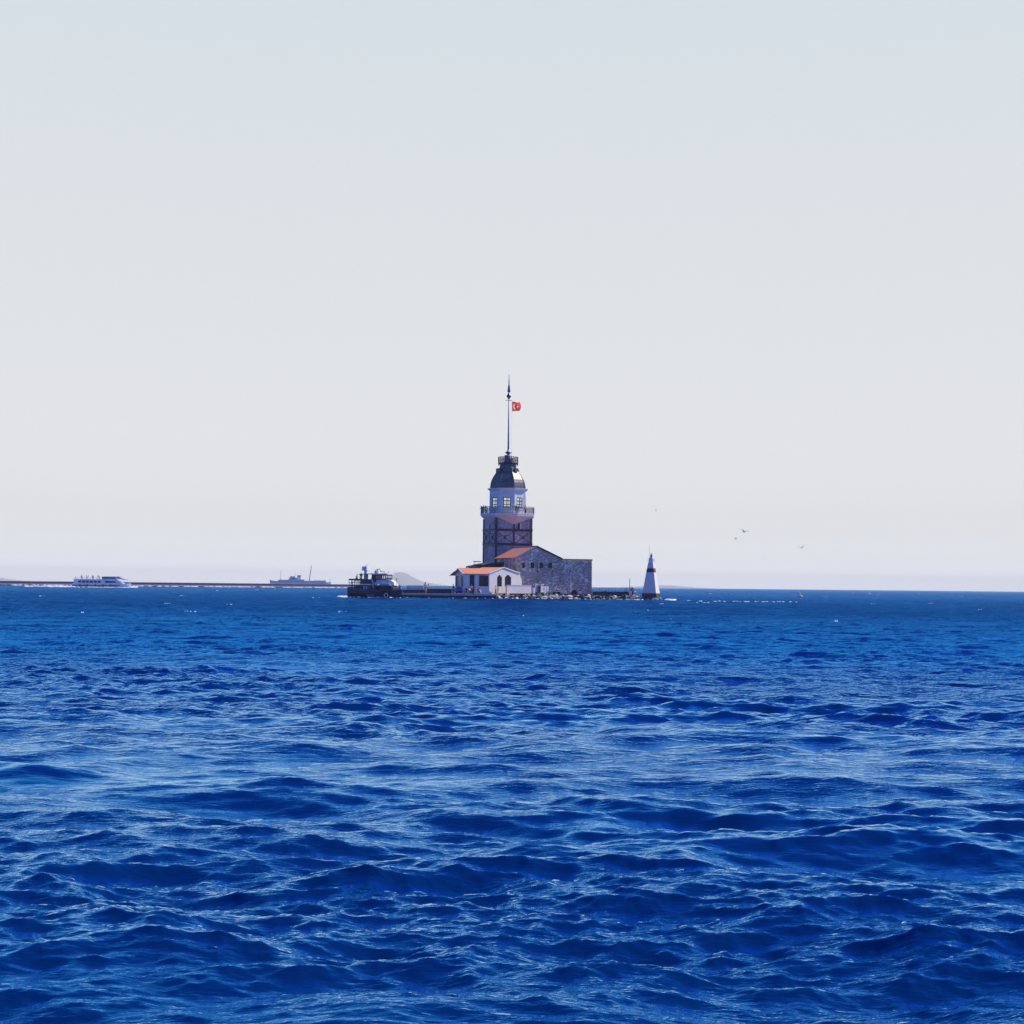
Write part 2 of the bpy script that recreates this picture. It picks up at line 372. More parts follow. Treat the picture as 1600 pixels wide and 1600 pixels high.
# lead dome, octagonal with shoulders
m = MB()
prof = [(29.0, 763.9), (28.8, 760.5), (27.8, 755), (26.0, 750), (23.6, 745.5), (20.5, 741), (18.2, 737.5), (17.4, 733.5), (17.2, 732.2), (14.2, 731.8), (13.6, 728), (13.3, 724.6)]
m.lathe([(r*mpp, tz(y)) for r, y in prof], 8, AV[0], False); m.build('dome', M_['lead'], tower)
for a in AV:
    m = MB()
    for i in range(7):
        m.tube(ringpt(prof[i][0]*mpp, a, tz(prof[i][1])), ringpt(prof[i+1][0]*mpp, a, tz(prof[i+1][1])), 0.09, n=6)
    m.build('dome_rib', M_['lead'], tower)
for a in (AV[0], AV[3], AV[5], AV[6]):
    m = MB(); m.M = Matrix.Rotation(a + R(22), 4, 'Z')
    m.prism([(-0.32, tz(740)), (0.32, tz(740)), (0.32, tz(733.5)), (0, tz(732)), (-0.32, tz(733.5))], -18.9*mpp, -15*mpp); m.build('dormer', M_['lead'], tower)
# upper gallery
m = MB(); m.lathe([(13.4*mpp, tz(725.6)), (16.2*mpp, tz(724.8)), (16.4*mpp, tz(723.6)), (3*mpp, tz(723.5))], 8, AV[0], False); m.build('gallery_deck', M_['iron'], tower)
for a in AV: m = MB(); m.bar(ringpt(16.2*mpp, a, tz(724)), ringpt(15.6*mpp, a, tz(727.6)), 0.16); m.build('bracket', M_['iron'], tower)
ring_rail(16.2*mpp, tz(723.6), tz(714.6), M_['iron'], 3, w=0.08)
m = MB(); m.lathe([(6.2*mpp, tz(723.5)), (5.8*mpp, tz(711.2)), (2.0*mpp, tz(711)), (2.0*mpp, tz(709))], 12); m.build('upper_drum', M_['rail'], tower)
m = MB(); m.lathe([(2.4*mpp, tz(709.1)), (5.4*mpp, tz(708)), (5.4*mpp, tz(707.2)), (1.5*mpp, tz(706.9))], 12)
m.build('drum_cap', M_['iron'], tower)
m = MB(); m.lathe([(4.4*mpp, tz(706.95)), (2.2*mpp, tz(704.8)), (1.6*mpp, tz(703.2)), (1.5*mpp, tz(702.9))], 12); m.build('pole_foot', M_['white'], tower)
m = MB(); m.lathe([(1.45*mpp, tz(703)), (1.1*mpp, tz(665)), (0.75*mpp, tz(624))], 12); pole = m.build('flagpole', M_['pole'], tower)
m = MB(); m.lathe([(0.7*mpp, tz(624.2)), (1.4*mpp, tz(622.6)), (3.9*mpp, tz(619.2)), (3.2*mpp, tz(617.5)), (1.0*mpp, tz(614.2)), (0.9*mpp, tz(613.4)), (2.4*mpp, tz(611.8)), (2.0*mpp, tz(608)), (1.4*mpp, tz(602.5)), (0.8*mpp, tz(601.5)), (0.9*mpp, tz(598)), (0.3*mpp, tz(589)), (0.7*mpp, tz(587)), (0.2*mpp, tz(585.2))], 14)
m.build('finial', M_['gold'], pole)
m = MB(); m.bar((-5*mpp, 0, tz(625.4)), (5*mpp, 0, tz(625.4)), 0.09); m.build('crossbar', M_['iron'], pole)
m = MB(); m.tube((5*mpp, 0, tz(625.5)), (5*mpp, 0, tz(722)), 0.022, n=5); m.build('halyard', M_['cream'], pole)
# flag flying from the halyard
fz = Z(642.6, DT, 800); fh = Z(627.6, DT, 800) - fz; fw = fh*1.22
flag = empty('flag', (tx + 5.0*mpp + 0.05, DT, fz)); tag(flag, 'red flag with white crescent and star flying beside the top of the mast', 'flag')
# the cloth swings away from the viewer and curls, so it shows shorter than it is
def fpt(u, w, o=0.0):
    x = fw*(0.62*u + 0.02*math.sin(7*u)); y = fw*(0.55*u*u + 0.10*math.sin(5.2*u + 0.8*w)) + o; z = fh*(w - 0.10*math.sin(2.6*u)*(w-0.35)*u*1.5) - 0.05*u*fh
    a_ = 0.12*math.sin(math.pi*w)*u      # the free edge bellies out
    return (x + fw*a_, -y, z)
nu, nw = 60, 44
def emblem(u, w):
    x, y = u*1.35, w - 0.5
    if math.hypot(x-0.50, y) < 0.33 and math.hypot(x-0.585, y) > 0.262: return True
    dx, dy = x-0.86, y; r_ = math.hypot(dx, dy); a_ = (math.atan2(dy, dx) + math.pi) % (2*math.pi/5); a_ = min(a_, 2*math.pi/5 - a_)
    return r_ < 0.17 - 0.17*a_
m = MB(); idx = lambda i, j: j*(nu+1)+i
pts = [fpt(i/nu, j/nw) for j in range(nw+1) for i in range(nu+1)]; fr_, fw_ = [], []
for j in range(nw):
    for i in range(nu): (fw_ if emblem((i+.5)/nu, (j+.5)/nw) else fr_).append((idx(i, j), idx(i+1, j), idx(i+1, j+1), idx(i, j+1)))
m.add(pts, fr_ + fw_, True); m.mi = [0]*len(fr_) + [1]*len(fw_)
m.build('cloth', [M_['red'], M_['cream']], flag)
m = MB(); m.bar((0, 0, -0.05), (0, 0, fh+0.03), 0.05); m.build('hoist_rope', M_['cream'], flag)

# ------------------------------------------------------------------ stone hall with the lower court wall beside it
TH = R(20)
HO = W(808, 929.4, 285); HO.z = GZ
hall = empty('stone_hall', HO, TH); tag(hall, 'rubble stone hall with gabled front, tiled roof and a row of four square windows', 'hall')
hp = lambda px, py: onplane(px, py, HO, TH, 0.0)
xe, ze = hp(877.3, 873.6); xa, za = hp(838.6, 854.4); xl, zl = 0.0, hp(810.5, 870.3)[1]; Lh = 12.0
wins = []
for a, b in ((816, 820.6), (829.2, 835.0), (842.8, 849.0), (856.8, 863.0)):
    p = hp(a, 887.6); q = hp(b, 879.2); wins.append((p[0], q[0], p[1], q[1]))
vents = []
for c, cy_ in ((840.2, 893), (863.6, 892.6)):
    p = hp(c-1.2, cy_+1.4); q = hp(c+1.2, cy_-1.4); vents.append((p[0], q[0], p[1], q[1]))
m = MB(); wallgrid(m, 0, xe, -0.3, zl, wins + vents, 0, 0.6)
zr = zl + (za - zl)*0.0
m.prism([(0, zl), (xe, zl), (xe, min(ze, zl)+0.002) if ze < zl else (xe, ze), (xa, za-0.12), (0, zl+0.001)] if ze > zl else [(0, zl), (xe, zl), (xa, za-0.12)], 0, 0.6)
m.box(0, 0.6, 0.602, Lh, -0.3, zl-0.1); m.box(xe-0.6, xe, 0.602, Lh, -0.3, ze-0.1)
m.prism([(0.602, -0.3), (xe-0.602, -0.3), (xe-0.602, zl-0.2), (xa, za-0.2), (0.602, zl-0.2)], Lh-0.6, Lh-0.002)
m.build('wall', M_['rubble'], hall)
for w in wins: window(hall, *w, 0.25, nx=2, nz=2, bw=0.07)
for w in vents: m = MB(); m.box(w[0]+0.01, w[1]-0.01, 0.3, 0.34, w[2]+0.01, w[3]-0.01); m.build('vent', M_['dark'], hall)
def slope(mb, x0, z0_, x1, z1_, y0, y1, t=0.16):
    d = Vector((x1-x0, 0, z1_-z0_)).normalized(); nn = Vector((-d.z, 0, d.x)); nn = nn if nn.z > 0 else -nn
    vs = []
    for y in (y0, y1):
        for (x, z) in ((x0, z0_), (x1, z1_)):
            vs += [(x, y, z), (x+nn.x*t, y, z+nn.z*t)]
    return mb.add(vs, [(0,2,3,1),(4,5,7,6),(1,3,7,5),(0,4,6,2),(0,1,5,4),(2,6,7,3)])
sl = (za-zl)/xa
m = MB(); slope(m, -0.45, zl-0.45*sl, xa, za, -0.1, Lh+0.2); slope(m, xe+0.1, ze-0.05, xa+0.003, za, -0.1, Lh+0.2)
rf = m.build('roof', M_['tile3'], hall)
m = MB(); slope(m, -0.47, zl-0.47*sl-0.06, xa-0.02, za-0.06, -0.22, -0.103, 0.26); m.build('verge', M_['coping'], rf)
m = MB(); slope(m, xe+0.12, ze-0.1, xa+0.02, za-0.08, -0.22, -0.103, 0.28); m.build('verge', M_['slate'], rf)
m = MB(); m.box(xa-0.14, xa+0.14, -0.1, Lh+0.2, za+0.1, za+0.26); m.build('ridge', M_['coping'], rf)
# downpipe on the left end
px_ = hp(813.4, 900)[0]; m = MB(); m.tube((px_, -0.07, 0.0), (px_, -0.07, hp(813, 872)[1]), 0.05); m.build('downpipe', M_['coping'], hall)

cw = empty('court_wall', HO, TH); tag(cw, 'tall rubble stone court wall with tiled coping and a dark arched opening at its foot', 'wall')
xr, zt = hp(924.6, 876.6)
xa0, za0 = hp(892.3, 929.4); xa1, za1 = hp(903.2, 922.3); v3 = hp(889.7, 894), hp(892.2, 891.2)
ah = [(xa0, xa1, 0.0, za1)]; vh = (v3[0][0], v3[1][0], v3[0][1], v3[1][1])
m = MB(); wallgrid(m, xe+0.002, xr, -0.3, zt, ah + [vh], 0.02, 0.7)
m.box(xr-0.7, xr-0.001, 0.702, 14, -0.3, zt)
for sgn, xc_ in ((1, xa0), (-1, xa1)):       # haunches of the arch
    n_ = 6; c0 = (xa0+xa1)/2; rr = (xa1-xa0)/2; hh = za1
    pts = [(xc_ , hh)] + [(c0 - sgn*rr*math.cos(R(90*i/n_)), hh*math.sin(R(90*i/n_))**0.9) for i in range(n_, -1, -1)]
    m.prism(pts, 0.024, 0.5)
m.build('wall', M_['rubble'], cw)
m = MB(); m.box(xa0-0.1, xa1+0.1, 0.55, 0.6, 0, za1); m.build('doorway', M_['dark'], cw)
m = MB(); m.box(vh[0], vh[1], 0.2, 0.25, vh[2], vh[3]); m.build('vent', M_['dark'], cw)
m = MB(); slope(m, xe+0.1, zt+0.02, xr+0.1, zt+0.02, -0.18, 0.3, 0.32); m.build('coping', M_['tile'], cw)
px_, pz_ = hp(891.6, 893.6); m = MB(); m.tube((px_, -0.08, hp(891, 921)[1]), (px_, -0.08, pz_), 0.09); m.build('downpipe', M_['white'], cw)
m = MB()
random.seed(4)
for i in range(12):
    z_ = 0.05 + i*0.52; w_ = random.uniform(0.45, 1.0); m.box(xr-w_, xr+0.05, -0.03, 0.018, z_, z_+0.40)
m.build('quoin', mat('pale_quoins', (0.52, 0.42, 0.42), 0.9, var=0.4, vscale=2), cw)

# dark lead-roofed apse in front of the tower foot
ao = W(775, 929, 292); ao.z = GZ
ap_ = empty('tower_annex', ao, TH); tag(ap_, 'low annex with rounded dark lead roof tucked against the tower foot', 'annex')
azz = lambda py: Z(py, 292, 780) - GZ
hwid = 27/ (F/292)
m = MB(); m.prism([(-hwid*1.02, -0.3), (hwid*1.05, -0.3), (hwid*1.05, azz(891)), (-hwid*1.02, azz(887))], 0, 7); m.build('wall', M_['stone'], ap_)
m = MB(); pts = [(-hwid*1.15, azz(886.9))] + [(hwid*1.15, azz(891.5) )]
arc = [(-hwid*1.15, azz(884.6)), (-hwid*0.8, azz(882.6)), (-hwid*0.35, azz(879.8)), (0, azz(878.4)), (hwid*0.5, azz(878.6)), (hwid*0.85, azz(881)), (hwid*1.2, azz(888.5))]
m.prism(pts + arc[::-1], -0.3, 7.2); m.build('roof', M_['slate'], ap_)
m = MB(); m.box(-hwid*1.4, -hwid*0.9, -0.2, 0.4, azz(884.6), azz(882.4)); m.box(-hwid*1.38, -hwid*0.95, -0.1, 0.3, azz(878.4), azz(877.2)); m.bar((-hwid*1.3, 0.1, azz(883)), (-hwid*1.3, 0.1, azz(877.5)), 0.08)
m.build('lamp_bracket', M_['iron'], ap_)

# ------------------------------------------------------------------ white house: a shaded wing and a lit gabled block
AO = W(725, 929.4, 276); AO.z = GZ
BO = W(764.5, 929.4, 277.78); BO.z = GZ
TB = R(44)
house = empty('white_house', AO, TH); tag(house, 'low white rendered house with orange tiled roofs and dark windows at the waterfront', 'house')
wp = lambda px, py: onplane(px, py, AO, TH, 0.0)
Lw = 5.1; xr_, zw = wp(764.5, 896.8); zrg = Z(888.6, 278.5, 730) - GZ
hs = [(wp(733.6, 926)[0], wp(741.2, 926)[0], 0.02, wp(737, 898.4)[1]), (wp(748.3, 916)[0], wp(763.0, 916)[0], wp(750, 916)[1], wp(750, 899.2)[1])]
m = MB(); wallgrid(m, 0, xr_, -0.3, zw, hs, 0, 0.3)
m.M = Matrix.Rotation(R(-90), 4, 'Z')      # left end wall, facing local -x
endw = lambda px, py: onplane(px, py, AO, TH - R(90), 0.0)
h2 = []
for a, b in ((711.2, 718.6), (720.2, 724.3)):
    p = endw(a, 916); q = endw(b, 900); h2.append((p[0], q[0], p[1], q[1]))
wallgrid(m, -Lw, -0.302, -0.3, zw, h2, 0, 0.3)
m.prism([(-Lw, zw), (-0.0, zw), (-Lw/2, zrg-0.15)], 0, 0.3)
m.M = Matrix.Identity(4)
m.box(0.302, xr_+3, Lw-0.3, Lw, -0.3, zw)
m.build('wall', M_['render'], house)
d_ = hs[0]
m = MB(); m.box(d_[0]+0.01, d_[1]-0.01, 0.14, 0.2, 0.02, d_[3]-0.01); dr = m.build('door', M_['dark'], house)
m = MB(); m.box(d_[1]-0.25, d_[1]-0.18, 0.08, 0.139, 1.0, 1.14); m.build('handle', M_['white'], dr)
window(house, *hs[1], 0.10, nx=4, nz=1, bw=0.07)
for h in h2: window(house, *h, 0.10, nx=3 if h[1]-h[0] > 2 else 2, nz=1, bw=0.07, M=Matrix.Rotation(R(-90), 4, 'Z'))
def slopey(mb, y0, z0_, y1, z1_, x0, x1, t=0.14):
    d = Vector((0, y1-y0, z1_-z0_)).normalized(); nn = Vector((0, -d.z, d.y)); nn = nn if nn.z > 0 else -nn
    vs = []
    for x in (x0, x1):
        for (y, z) in ((y0, z0_), (y1, z1_)): vs += [(x, y, z), (x, y+nn.y*t, z+nn.z*t)]
    return mb.add(vs, [(0,1,3,2),(4,6,7,5),(1,5,7,3),(0,2,6,4),(0,4,5,1),(2,3,7,6)])
k_ = (zrg - zw)/(Lw/2)
m = MB(); 
x_of = lambda y: xr_ + 1.73*y - 0.04
tt = 0.14; yn = (-k_/math.hypot(1, k_)*tt, 1/math.hypot(1, k_)*tt); ye = -0.4; ze_ = zw - 0.4*k_ + 0.02
P_ = [(-0.35, ye, ze_), (x_of(ye), ye, ze_), (x_of(Lw/2), Lw/2, zrg), (-0.35, Lw/2, zrg)]
m.add(P_ + [(x, y + yn[0], z + yn[1]) for x, y, z in P_], [(0,1,2,3), (4,7,6,5), (0,4,5,1), (1,5,6,2), (2,6,7,3), (3,7,4,0)])
slopey(m, Lw+2.4, zw-0.35, Lw/2+0.003, zrg, -0.35, xr_+2.6)
rf = m.build('roof', M_['tile'], house)
m = MB(); slopey(m, -0.42, zw-0.42*k_-0.06, Lw/2-0.01, zrg-0.08, -0.46, -0.352, 0.24); slopey(m, Lw*0.8, zw+0.35, Lw/2+0.01, zrg-0.08, -0.46, -0.352, 0.2); m.build('barge_board', M_['white'], rf)
m = MB(); slopey(m, Lw+2.45, zw-0.42, Lw*0.72, zrg-(Lw*.22)*k_-0.03, -0.45, -0.354, 0.16); m.build('porch_edge', M_['slate'], rf)
# block B: its frame differs, so its geometry is turned into the house frame
TR = Matrix.Rotation(-TH, 4, 'Z') @ Matrix.Translation(BO - AO) @ Matrix.Rotation(TB, 4, 'Z')
bp_ = lambda px, py: onplane(px, py, BO, TB, 0.0)
wB, zeB = bp_(811.5, 896.2); xaB, zaB = bp_(786.2, 887.6); Db = 5.6
hb = []
for a, b in ((776.6, 784.4), (788.6, 798.8)):
    p = bp_(a, 916.4); q = bp_(b, 898.2); hb.append((p[0], q[0], p[1], q[1]))
_, zeL = bp_(764.5, 896.6); zq = min(zeL, zeB)
m = MB(); m.M = TR; wallgrid(m, 0, wB, -0.3, zq, hb, 0, 0.3)
m.prism([(0, zq), (wB, zq), (wB, zeB+0.001), (xaB, zaB-0.02), (0, zeL+0.001)], 0, 0.3)
p1 = bp_(815.2, 929)[0]; p2 = bp_(813.6, 902)
m.prism([(wB+0.002, -0.3), (p1, -0.3), (p1, p2[1]-0.6), (p2[0], p2[1]), (wB+0.002, zeB)], 0, 0.3)
m.box(0, 0.3, 0.302, Db, -0.3, zeL-0.1); m.box(wB-0.3, wB, 0.302, Db+1, -0.3, zeB-0.1); m.box(0.302, wB-0.302, Db-0.3, Db, -0.3, zq)
for h in hb:                                   # pointed heads of the two windows
    w_ = (h[1]-h[0])/2; c0 = (h[0]+h[1])/2
    for sg in (-1, 1): m.prism([(c0+sg*w_, h[3]), (c0+sg*w_, h[3]-0.5), (c0+sg*w_*0.15, h[3])], 0.004, 0.29)
m.build('gable_block', M_['pinkwhite'], house)
for h in hb: window(house, *h, 0.12, nx=2, nz=2, bw=0.06, M=TR)
# roof of block B
m = MB(); m.M = TR
kb = (zaB - zeL)/xaB
slope(m, -0.35, zeL-0.35*kb+0.02, xaB, zaB+0.02, -0.02, Db+0.3, 0.13); slope(m, wB+0.1, zeB, xaB+0.003, zaB+0.02, -0.02, Db+0.3, 0.13)
rb = m.build('roof', M_['tile2'], house)
m = MB(); m.M = TR; slope(m, -0.1, zeL-0.0*kb+0.0, xaB-0.01, zaB+0.03, -0.14, -0.022, 0.20); slope(m, wB+0.06, zeB-0.02, xaB+0.01, zaB+0.03, -0.14, -0.022, 0.20); m.build('verge', M_['pinkwhite'], rb)
# ------------------------------------------------------------------ ground of the islet and its landing
def gpt(px, D): return (X(px, D), D)
m = MB()
ring = [gpt(622, 273), gpt(776, 272), gpt(783, 279.5), gpt(988, 281), gpt(1000, 290), gpt(985, 318), gpt(640, 318)]
m.prismz([(x, y) for x, y in ring], -2.0, GZ)
g = m.build('ground', M_['purple']); g['kind'] = 'structure'
# landing edge: pale slab lip over a dark wet wall
m = MB(); a = gpt(624, 272.2); b = gpt(776, 271.2)
m.loft([[(a[0], a[1]-0.5, GZ-0.32), (a[0], a[1]-0.5, GZ+0.02), (a[0], a[1]+1.5, GZ+0.02), (a[0], a[1]+1.5, GZ-0.32)],
        [(b[0], b[1]-0.5, GZ-0.32), (b[0], b[1]-0.5, GZ+0.02), (b[0], b[1]+1.5, GZ+0.02), (b[0], b[1]+1.5, GZ-0.32)]])
q = empty('landing_stage', (0, 0, 0)); tag(q, 'low pale concrete landing stage with dark wet face in front of the white house', 'dock')
m.build('slab', M_['conc'], q)
m = MB(); m.loft([[(a[0], a[1]-0.25, -1.5), (a[0], a[1]-0.25, GZ-0.322), (a[0], a[1]+1.4, GZ-0.322), (a[0], a[1]+1.4, -1.5)],
        [(b[0], b[1]-0.25, -1.5), (b[0], b[1]-0.25, GZ-0.322), (b[0], b[1]+1.4, GZ-0.322), (b[0], b[1]+1.4, -1.5)]])
m.build('face', M_['wetconc'], q)
for i in range(9):
    x_ = a[0] + (b[0]-a[0])*(i+0.4)/9.3; m = MB(); m.tube((x_, 271.05, -0.2), (x_, 271.05, 0.32), 0.16, n=10); m.build('fender', M_['dark'], q)
def low_wall(name, pts, h, t, mt, label, cat='wall', cop=None):
    r = empty(name, (0, 0, GZ)); tag(r, label, cat, kind='thing')
    m = MB(); c = MB()
    for (x0, y0), (x1, y1) in zip(pts[:-1], pts[1:]):
        d = Vector((x1-x0, y1-y0, 0)); L_ = d.length; T = Matrix.Translation((x0, y0, 0)) @ Matrix.Rotation(math.atan2(d.y, d.x), 4, 'Z')
        m.M = T; m.box(0, L_, -t/2, t/2, -0.1, h); c.M = T; c.box(0, L_, -t/2-0.06, t/2+0.06, h+0.002, h+0.09)
    m.build('wall', mt, r); c.build('coping', cop or mt, r); return r
low_wall('sea_wall', [gpt(783, 279.7), gpt(988, 281.2)], 0.05, 0.5, M_['purple'], 'low dark masonry kerb running above the pale boulders in front of the stone hall')
low_wall('dark_wall', [gpt(926, 284.5), gpt(992, 284.0)], 0.55, 0.4, M_['purple'], 'low dark wall between the court wall and the beacon')
low_wall('pier_wall', [gpt(667, 279), gpt(706, 279)], 0.82, 0.35, M_['purple'], 'dark low wall on the pier left of the white house', cop=M_['coping'])
low_wall('mooring_wall', [gpt(629, 279), gpt(667, 279)], 0.55, 0.35, M_['purple'], 'dark low wall on the pier beside the bow of the moored boat')
# white garden wall and stepped box right of the house
zt_ = Z(915, 280, 820) - GZ
r = low_wall('garden_wall', [gpt(791, 279.2), gpt(829, 283.6)], zt_, 0.4, M_['render'], 'white rendered wall right of the white house gable', cop=M_['white'])
r2 = empty('white_cabinet', (X(836.5, 281), 281.0, GZ), R(42)); tag(r2, 'short white service box stepping down from the garden wall', 'box')
m = MB(); m.box(-0.75, -0.35, -0.3, 0.3, 0, 1.3); m.build('body', M_['white'], r2)
m = MB(); m.box(-0.8, -0.3, -0.35, 0.35, 1.302, 1.36); m.build('lid', M_['conc'], r2)
# two tall white tanks with caps, on a plinth
def tank(px, label):
    t = empty('water_tank', (X(px, 281.5), 281.5, GZ), R(42)); tag(t, label, 'tank', 'white tanks at the foot of the stone wall')
    zt_ = Z(912.4, 281.5, px) - GZ
    m = MB(); m.box(-0.34, 0.34, -0.3, 0.3, 0.5, zt_-0.15); m.build('body', M_['render'], t)
    m = MB(); m.box(-0.42, 0.42, -0.38, 0.38, zt_-0.148, zt_); m.build('cap', M_['white'], t)
    m = MB(); m.box(-0.5, 0.5, -0.4, 0.4, 0.36, 0.498); m.build('shelf', M_['white'], t)
    m = MB(); m.box(-0.45, 0.45, -0.3, 0.3, 0, 0.358); m.build('plinth', M_['purple'], t)
    m = MB(); m.box(-0.58, -0.36, -0.1, 0.2, 0.5, zt_-0.4); m.build('side_pipe', M_['iron'], t)
tank(837, 'upright white tank nearer the white house, against the stone wall')
tank(845.6, 'upright white tank nearer the white slatted gate, against the stone wall')
gt = empty('slatted_gate', (X(854, 281.2), 281.2, GZ), R(42)); tag(gt, 'white slatted gate between the tanks and the grey terrace', 'gate')
zg = Z(916.2, 281.2, 854) - GZ
for i, x_ in enumerate((-0.52, -0.25, 0.12, 0.36)):
    m = MB(); w_ = 0.10 if i != 2 else 0.07; m.box(x_-w_, x_+w_, -0.06, 0.06, 0.02, zg); m.build('slat', M_['white'], gt)
m = MB(); m.box(-0.6, 0.46, 0.064, 0.1, 0.3, 0.42); m.box(-0.6, 0.46, 0.064, 0.1, zg-0.4, zg-0.28); m.build('rail', M_['white'], gt)
# grey terrace wall and its planter of white flowers
tw = low_wall('terrace_wall', [gpt(858.5, 281.4), gpt(885.5, 281.4)], Z(921.8, 281.4, 870)-GZ-0.09, 0.3, M_['bluewhite'], 'pale grey terrace wall with white coping below the square windows', cop=M_['white'])
pl = empty('planter', (X(870, 280.6), 280.6, GZ)); tag(pl, 'dark planter of white flowering plants before the terrace wall', 'planter')
m = MB(); m.prismz([(-0.7, -0.25), (0.7, -0.25), (0.7, 0.25), (-0.7, 0.25)], 0, 0.5); m.build('trough', M_['dark'], pl)
random.seed(9)
m = MB()
for i in range(70):
    a_ = random.uniform(0, 6.28); x_ = random.gauss(0, 0.55); z_ = random.uniform(0.45, 1.25); y_ = random.uniform(-0.25, 0.25); s_ = random.uniform(0.06, 0.14)
    v = [Vector((random.uniform(-s_, s_), random.uniform(-s_, s_), random.uniform(-s_, s_))) + Vector((x_, y_, z_)) for _ in range(4)]
    m.add(v, [(0,1,2),(0,2,3),(0,3,1),(1,3,2)])
m.build('blossom', M_['cream'], pl)
m = MB()
for i in range(90):
    x_ = random.gauss(0, 0.5); z_ = random.uniform(0.4, 1.1); y_ = random.uniform(-0.2, 0.3); s_ = 0.13
    v = [Vector((random.uniform(-s_, s_), random.uniform(-s_, s_), random.uniform(-s_, s_))) + Vector((x_, y_, z_)) for _ in range(3)]
    m.add(v, [(0,1,2)])
m.build('leaf', mat('leaf_green', (0.05, 0.08, 0.04), 0.8), pl)
# railings
def fence(name, pa, pb, n, h, w, mt, label, mid=True, zb=0.0):
    r = empty(name, (0, 0, GZ+zb)); tag(r, label, 'railing', kind='thing')
    for i in range(n):
        t = i/(n-1); x_ = pa[0] + (pb[0]-pa[0])*t; y_ = pa[1] + (pb[1]-pa[1])*t
        m = MB(); m.box(x_-w/2, x_+w/2, y_-w/2, y_+w/2, 0, h); m.build('post', mt, r)
    m = MB(); m.bar((*pa, h), (*pb, h), w*0.7)
    if mid: m.bar((*pa, h*0.5), (*pb, h*0.5), w*0.4)
    m.build('handrail', mt, r); return r
fence('railing', gpt(636, 284), gpt(671, 284), 19, 1.42, 0.12, M_['rail'], 'close-set pale railing along the pier behind the moored boat')
fence('railing', gpt(674, 288), gpt(709, 288), 6, 1.35, 0.09, M_['rail'], 'thin widely spaced railing on the pier beside the white house')
fence('railing', gpt(927, 292), gpt(990, 290), 14, 1.40, 0.08, M_['rail'], 'pale railing along the pier towards the beacon')
pst = empty('mast_pole', (X(984, 287), 287, GZ)); tag(pst, 'thin grey pole standing by the people near the beacon', 'pole')
m = MB(); m.tube((0, 0, 0), (0, 0, Z(904, 287, 984)-GZ), 0.085, 0.07); m.build('shaft', M_['conc'], pst)
m = MB(); m.box(-0.2, 0.2, -0.2, 0.2, 0, 0.1); m.build('foot', M_['iron'], pst)
# blue cafe tables and a windbreak in the shade of the house
def table(px, D, label):
    t = empty('cafe_table', (X(px, D), D, GZ)); tag(t, label, 'table', 'blue cafe tables before the white house')
    m = MB(); m.box(-0.42, 0.42, -0.4, 0.4, 0.70, 0.74); m.build('top', mat('blue_cloth', (0.08, 0.16, 0.45), 0.7), t)
    for sx in (-.36, .36):
        for sy in (-.34, .34): m = MB(); m.box(sx-.025, sx+.025, sy-.025, sy+.025, 0, .698); m.build('leg', M_['iron'], t)
table(717, 274.6, 'blue-clothed cafe table nearest the left corner of the white house')
table(729, 274.3, 'blue-clothed cafe table in front of the door of the white house')
table(744, 275.0, 'blue-clothed cafe table below the wide window of the white house')
wb = empty('windbreak', (X(717.5, 275.4), 275.4, GZ)); tag(wb, 'blue canvas windbreak standing by the left corner of the white house', 'windbreak')
m = MB(); m.box(-0.5, 0.55, -0.02, 0.02, 0.15, 1.35); m.build('canvas', mat('blue_canvas', (0.04, 0.13, 0.5), 0.8), wb)
for sx in (-0.52, 0.57): m = MB(); m.tube((sx, 0, 0), (sx, 0, 1.45), 0.03); m.build('pole', M_['iron'], wb)

# ------------------------------------------------------------------ boulders
M_['rockpale'] = mat('pale_boulder', (0.62, 0.60, 0.42), 0.9, var=0.45, vscale=2.2, bump=0.5, bscale=5)
M_['rockwhite'] = mat('whitish_boulder', (0.72, 0.64, 0.62), 0.9, var=0.35, vscale=2, bump=0.5, bscale=5)
M_['rockdark'] = mat('dark_wet_boulder', (0.05, 0.045, 0.06), 0.6, var=0.5, vscale=3, bump=0.5, bscale=5)
def rock_mesh(seed, mt):
    rng = random.Random(seed); bm = bmesh.new(); bmesh.ops.create_icosphere(bm, subdivisions=2, radius=1)
    pl_ = [(Vector((rng.uniform(-1, 1), rng.uniform(-1, 1), rng.uniform(-1, 1))).normalized(), rng.uniform(0.45, 0.8)) for _ in range(11)]
    for v in bm.verts:
        for n_, d_ in pl_:
            k = v.co.dot(n_)
            if k > d_: v.co -= n_*(k-d_)
    me = bpy.data.meshes.new('rock'); bm.to_mesh(me); bm.free(); me.materials.append(mt); return me
rocks = {c: [rock_mesh(10*i + s_, M_[c]) for i in range(4)] for s_, c in enumerate(('rockpale', 'rockwhite', 'rockdark'))}
rng = random.Random(77)
def put_rock(c, px, D, z, s, label, group):
    o = bpy.data.objects.new('rock', rng.choice(rocks[c])); COL.objects.link(o)
    o.location = (X(px, D), D, z); o.scale = (s*rng.uniform(0.9, 1.7), s*rng.uniform(0.7, 1.2), s*rng.uniform(0.5, 0.8))
    o.rotation_euler = (rng.uniform(-.5, .5), rng.uniform(-.5, .5), rng.uniform(0, 6.28)); tag(o, label, 'boulder', group)
names = {'rockpale': 'yellowish', 'rockwhite': 'whitish', 'rockdark': 'dark'}; used_ = set()
px = 776.0
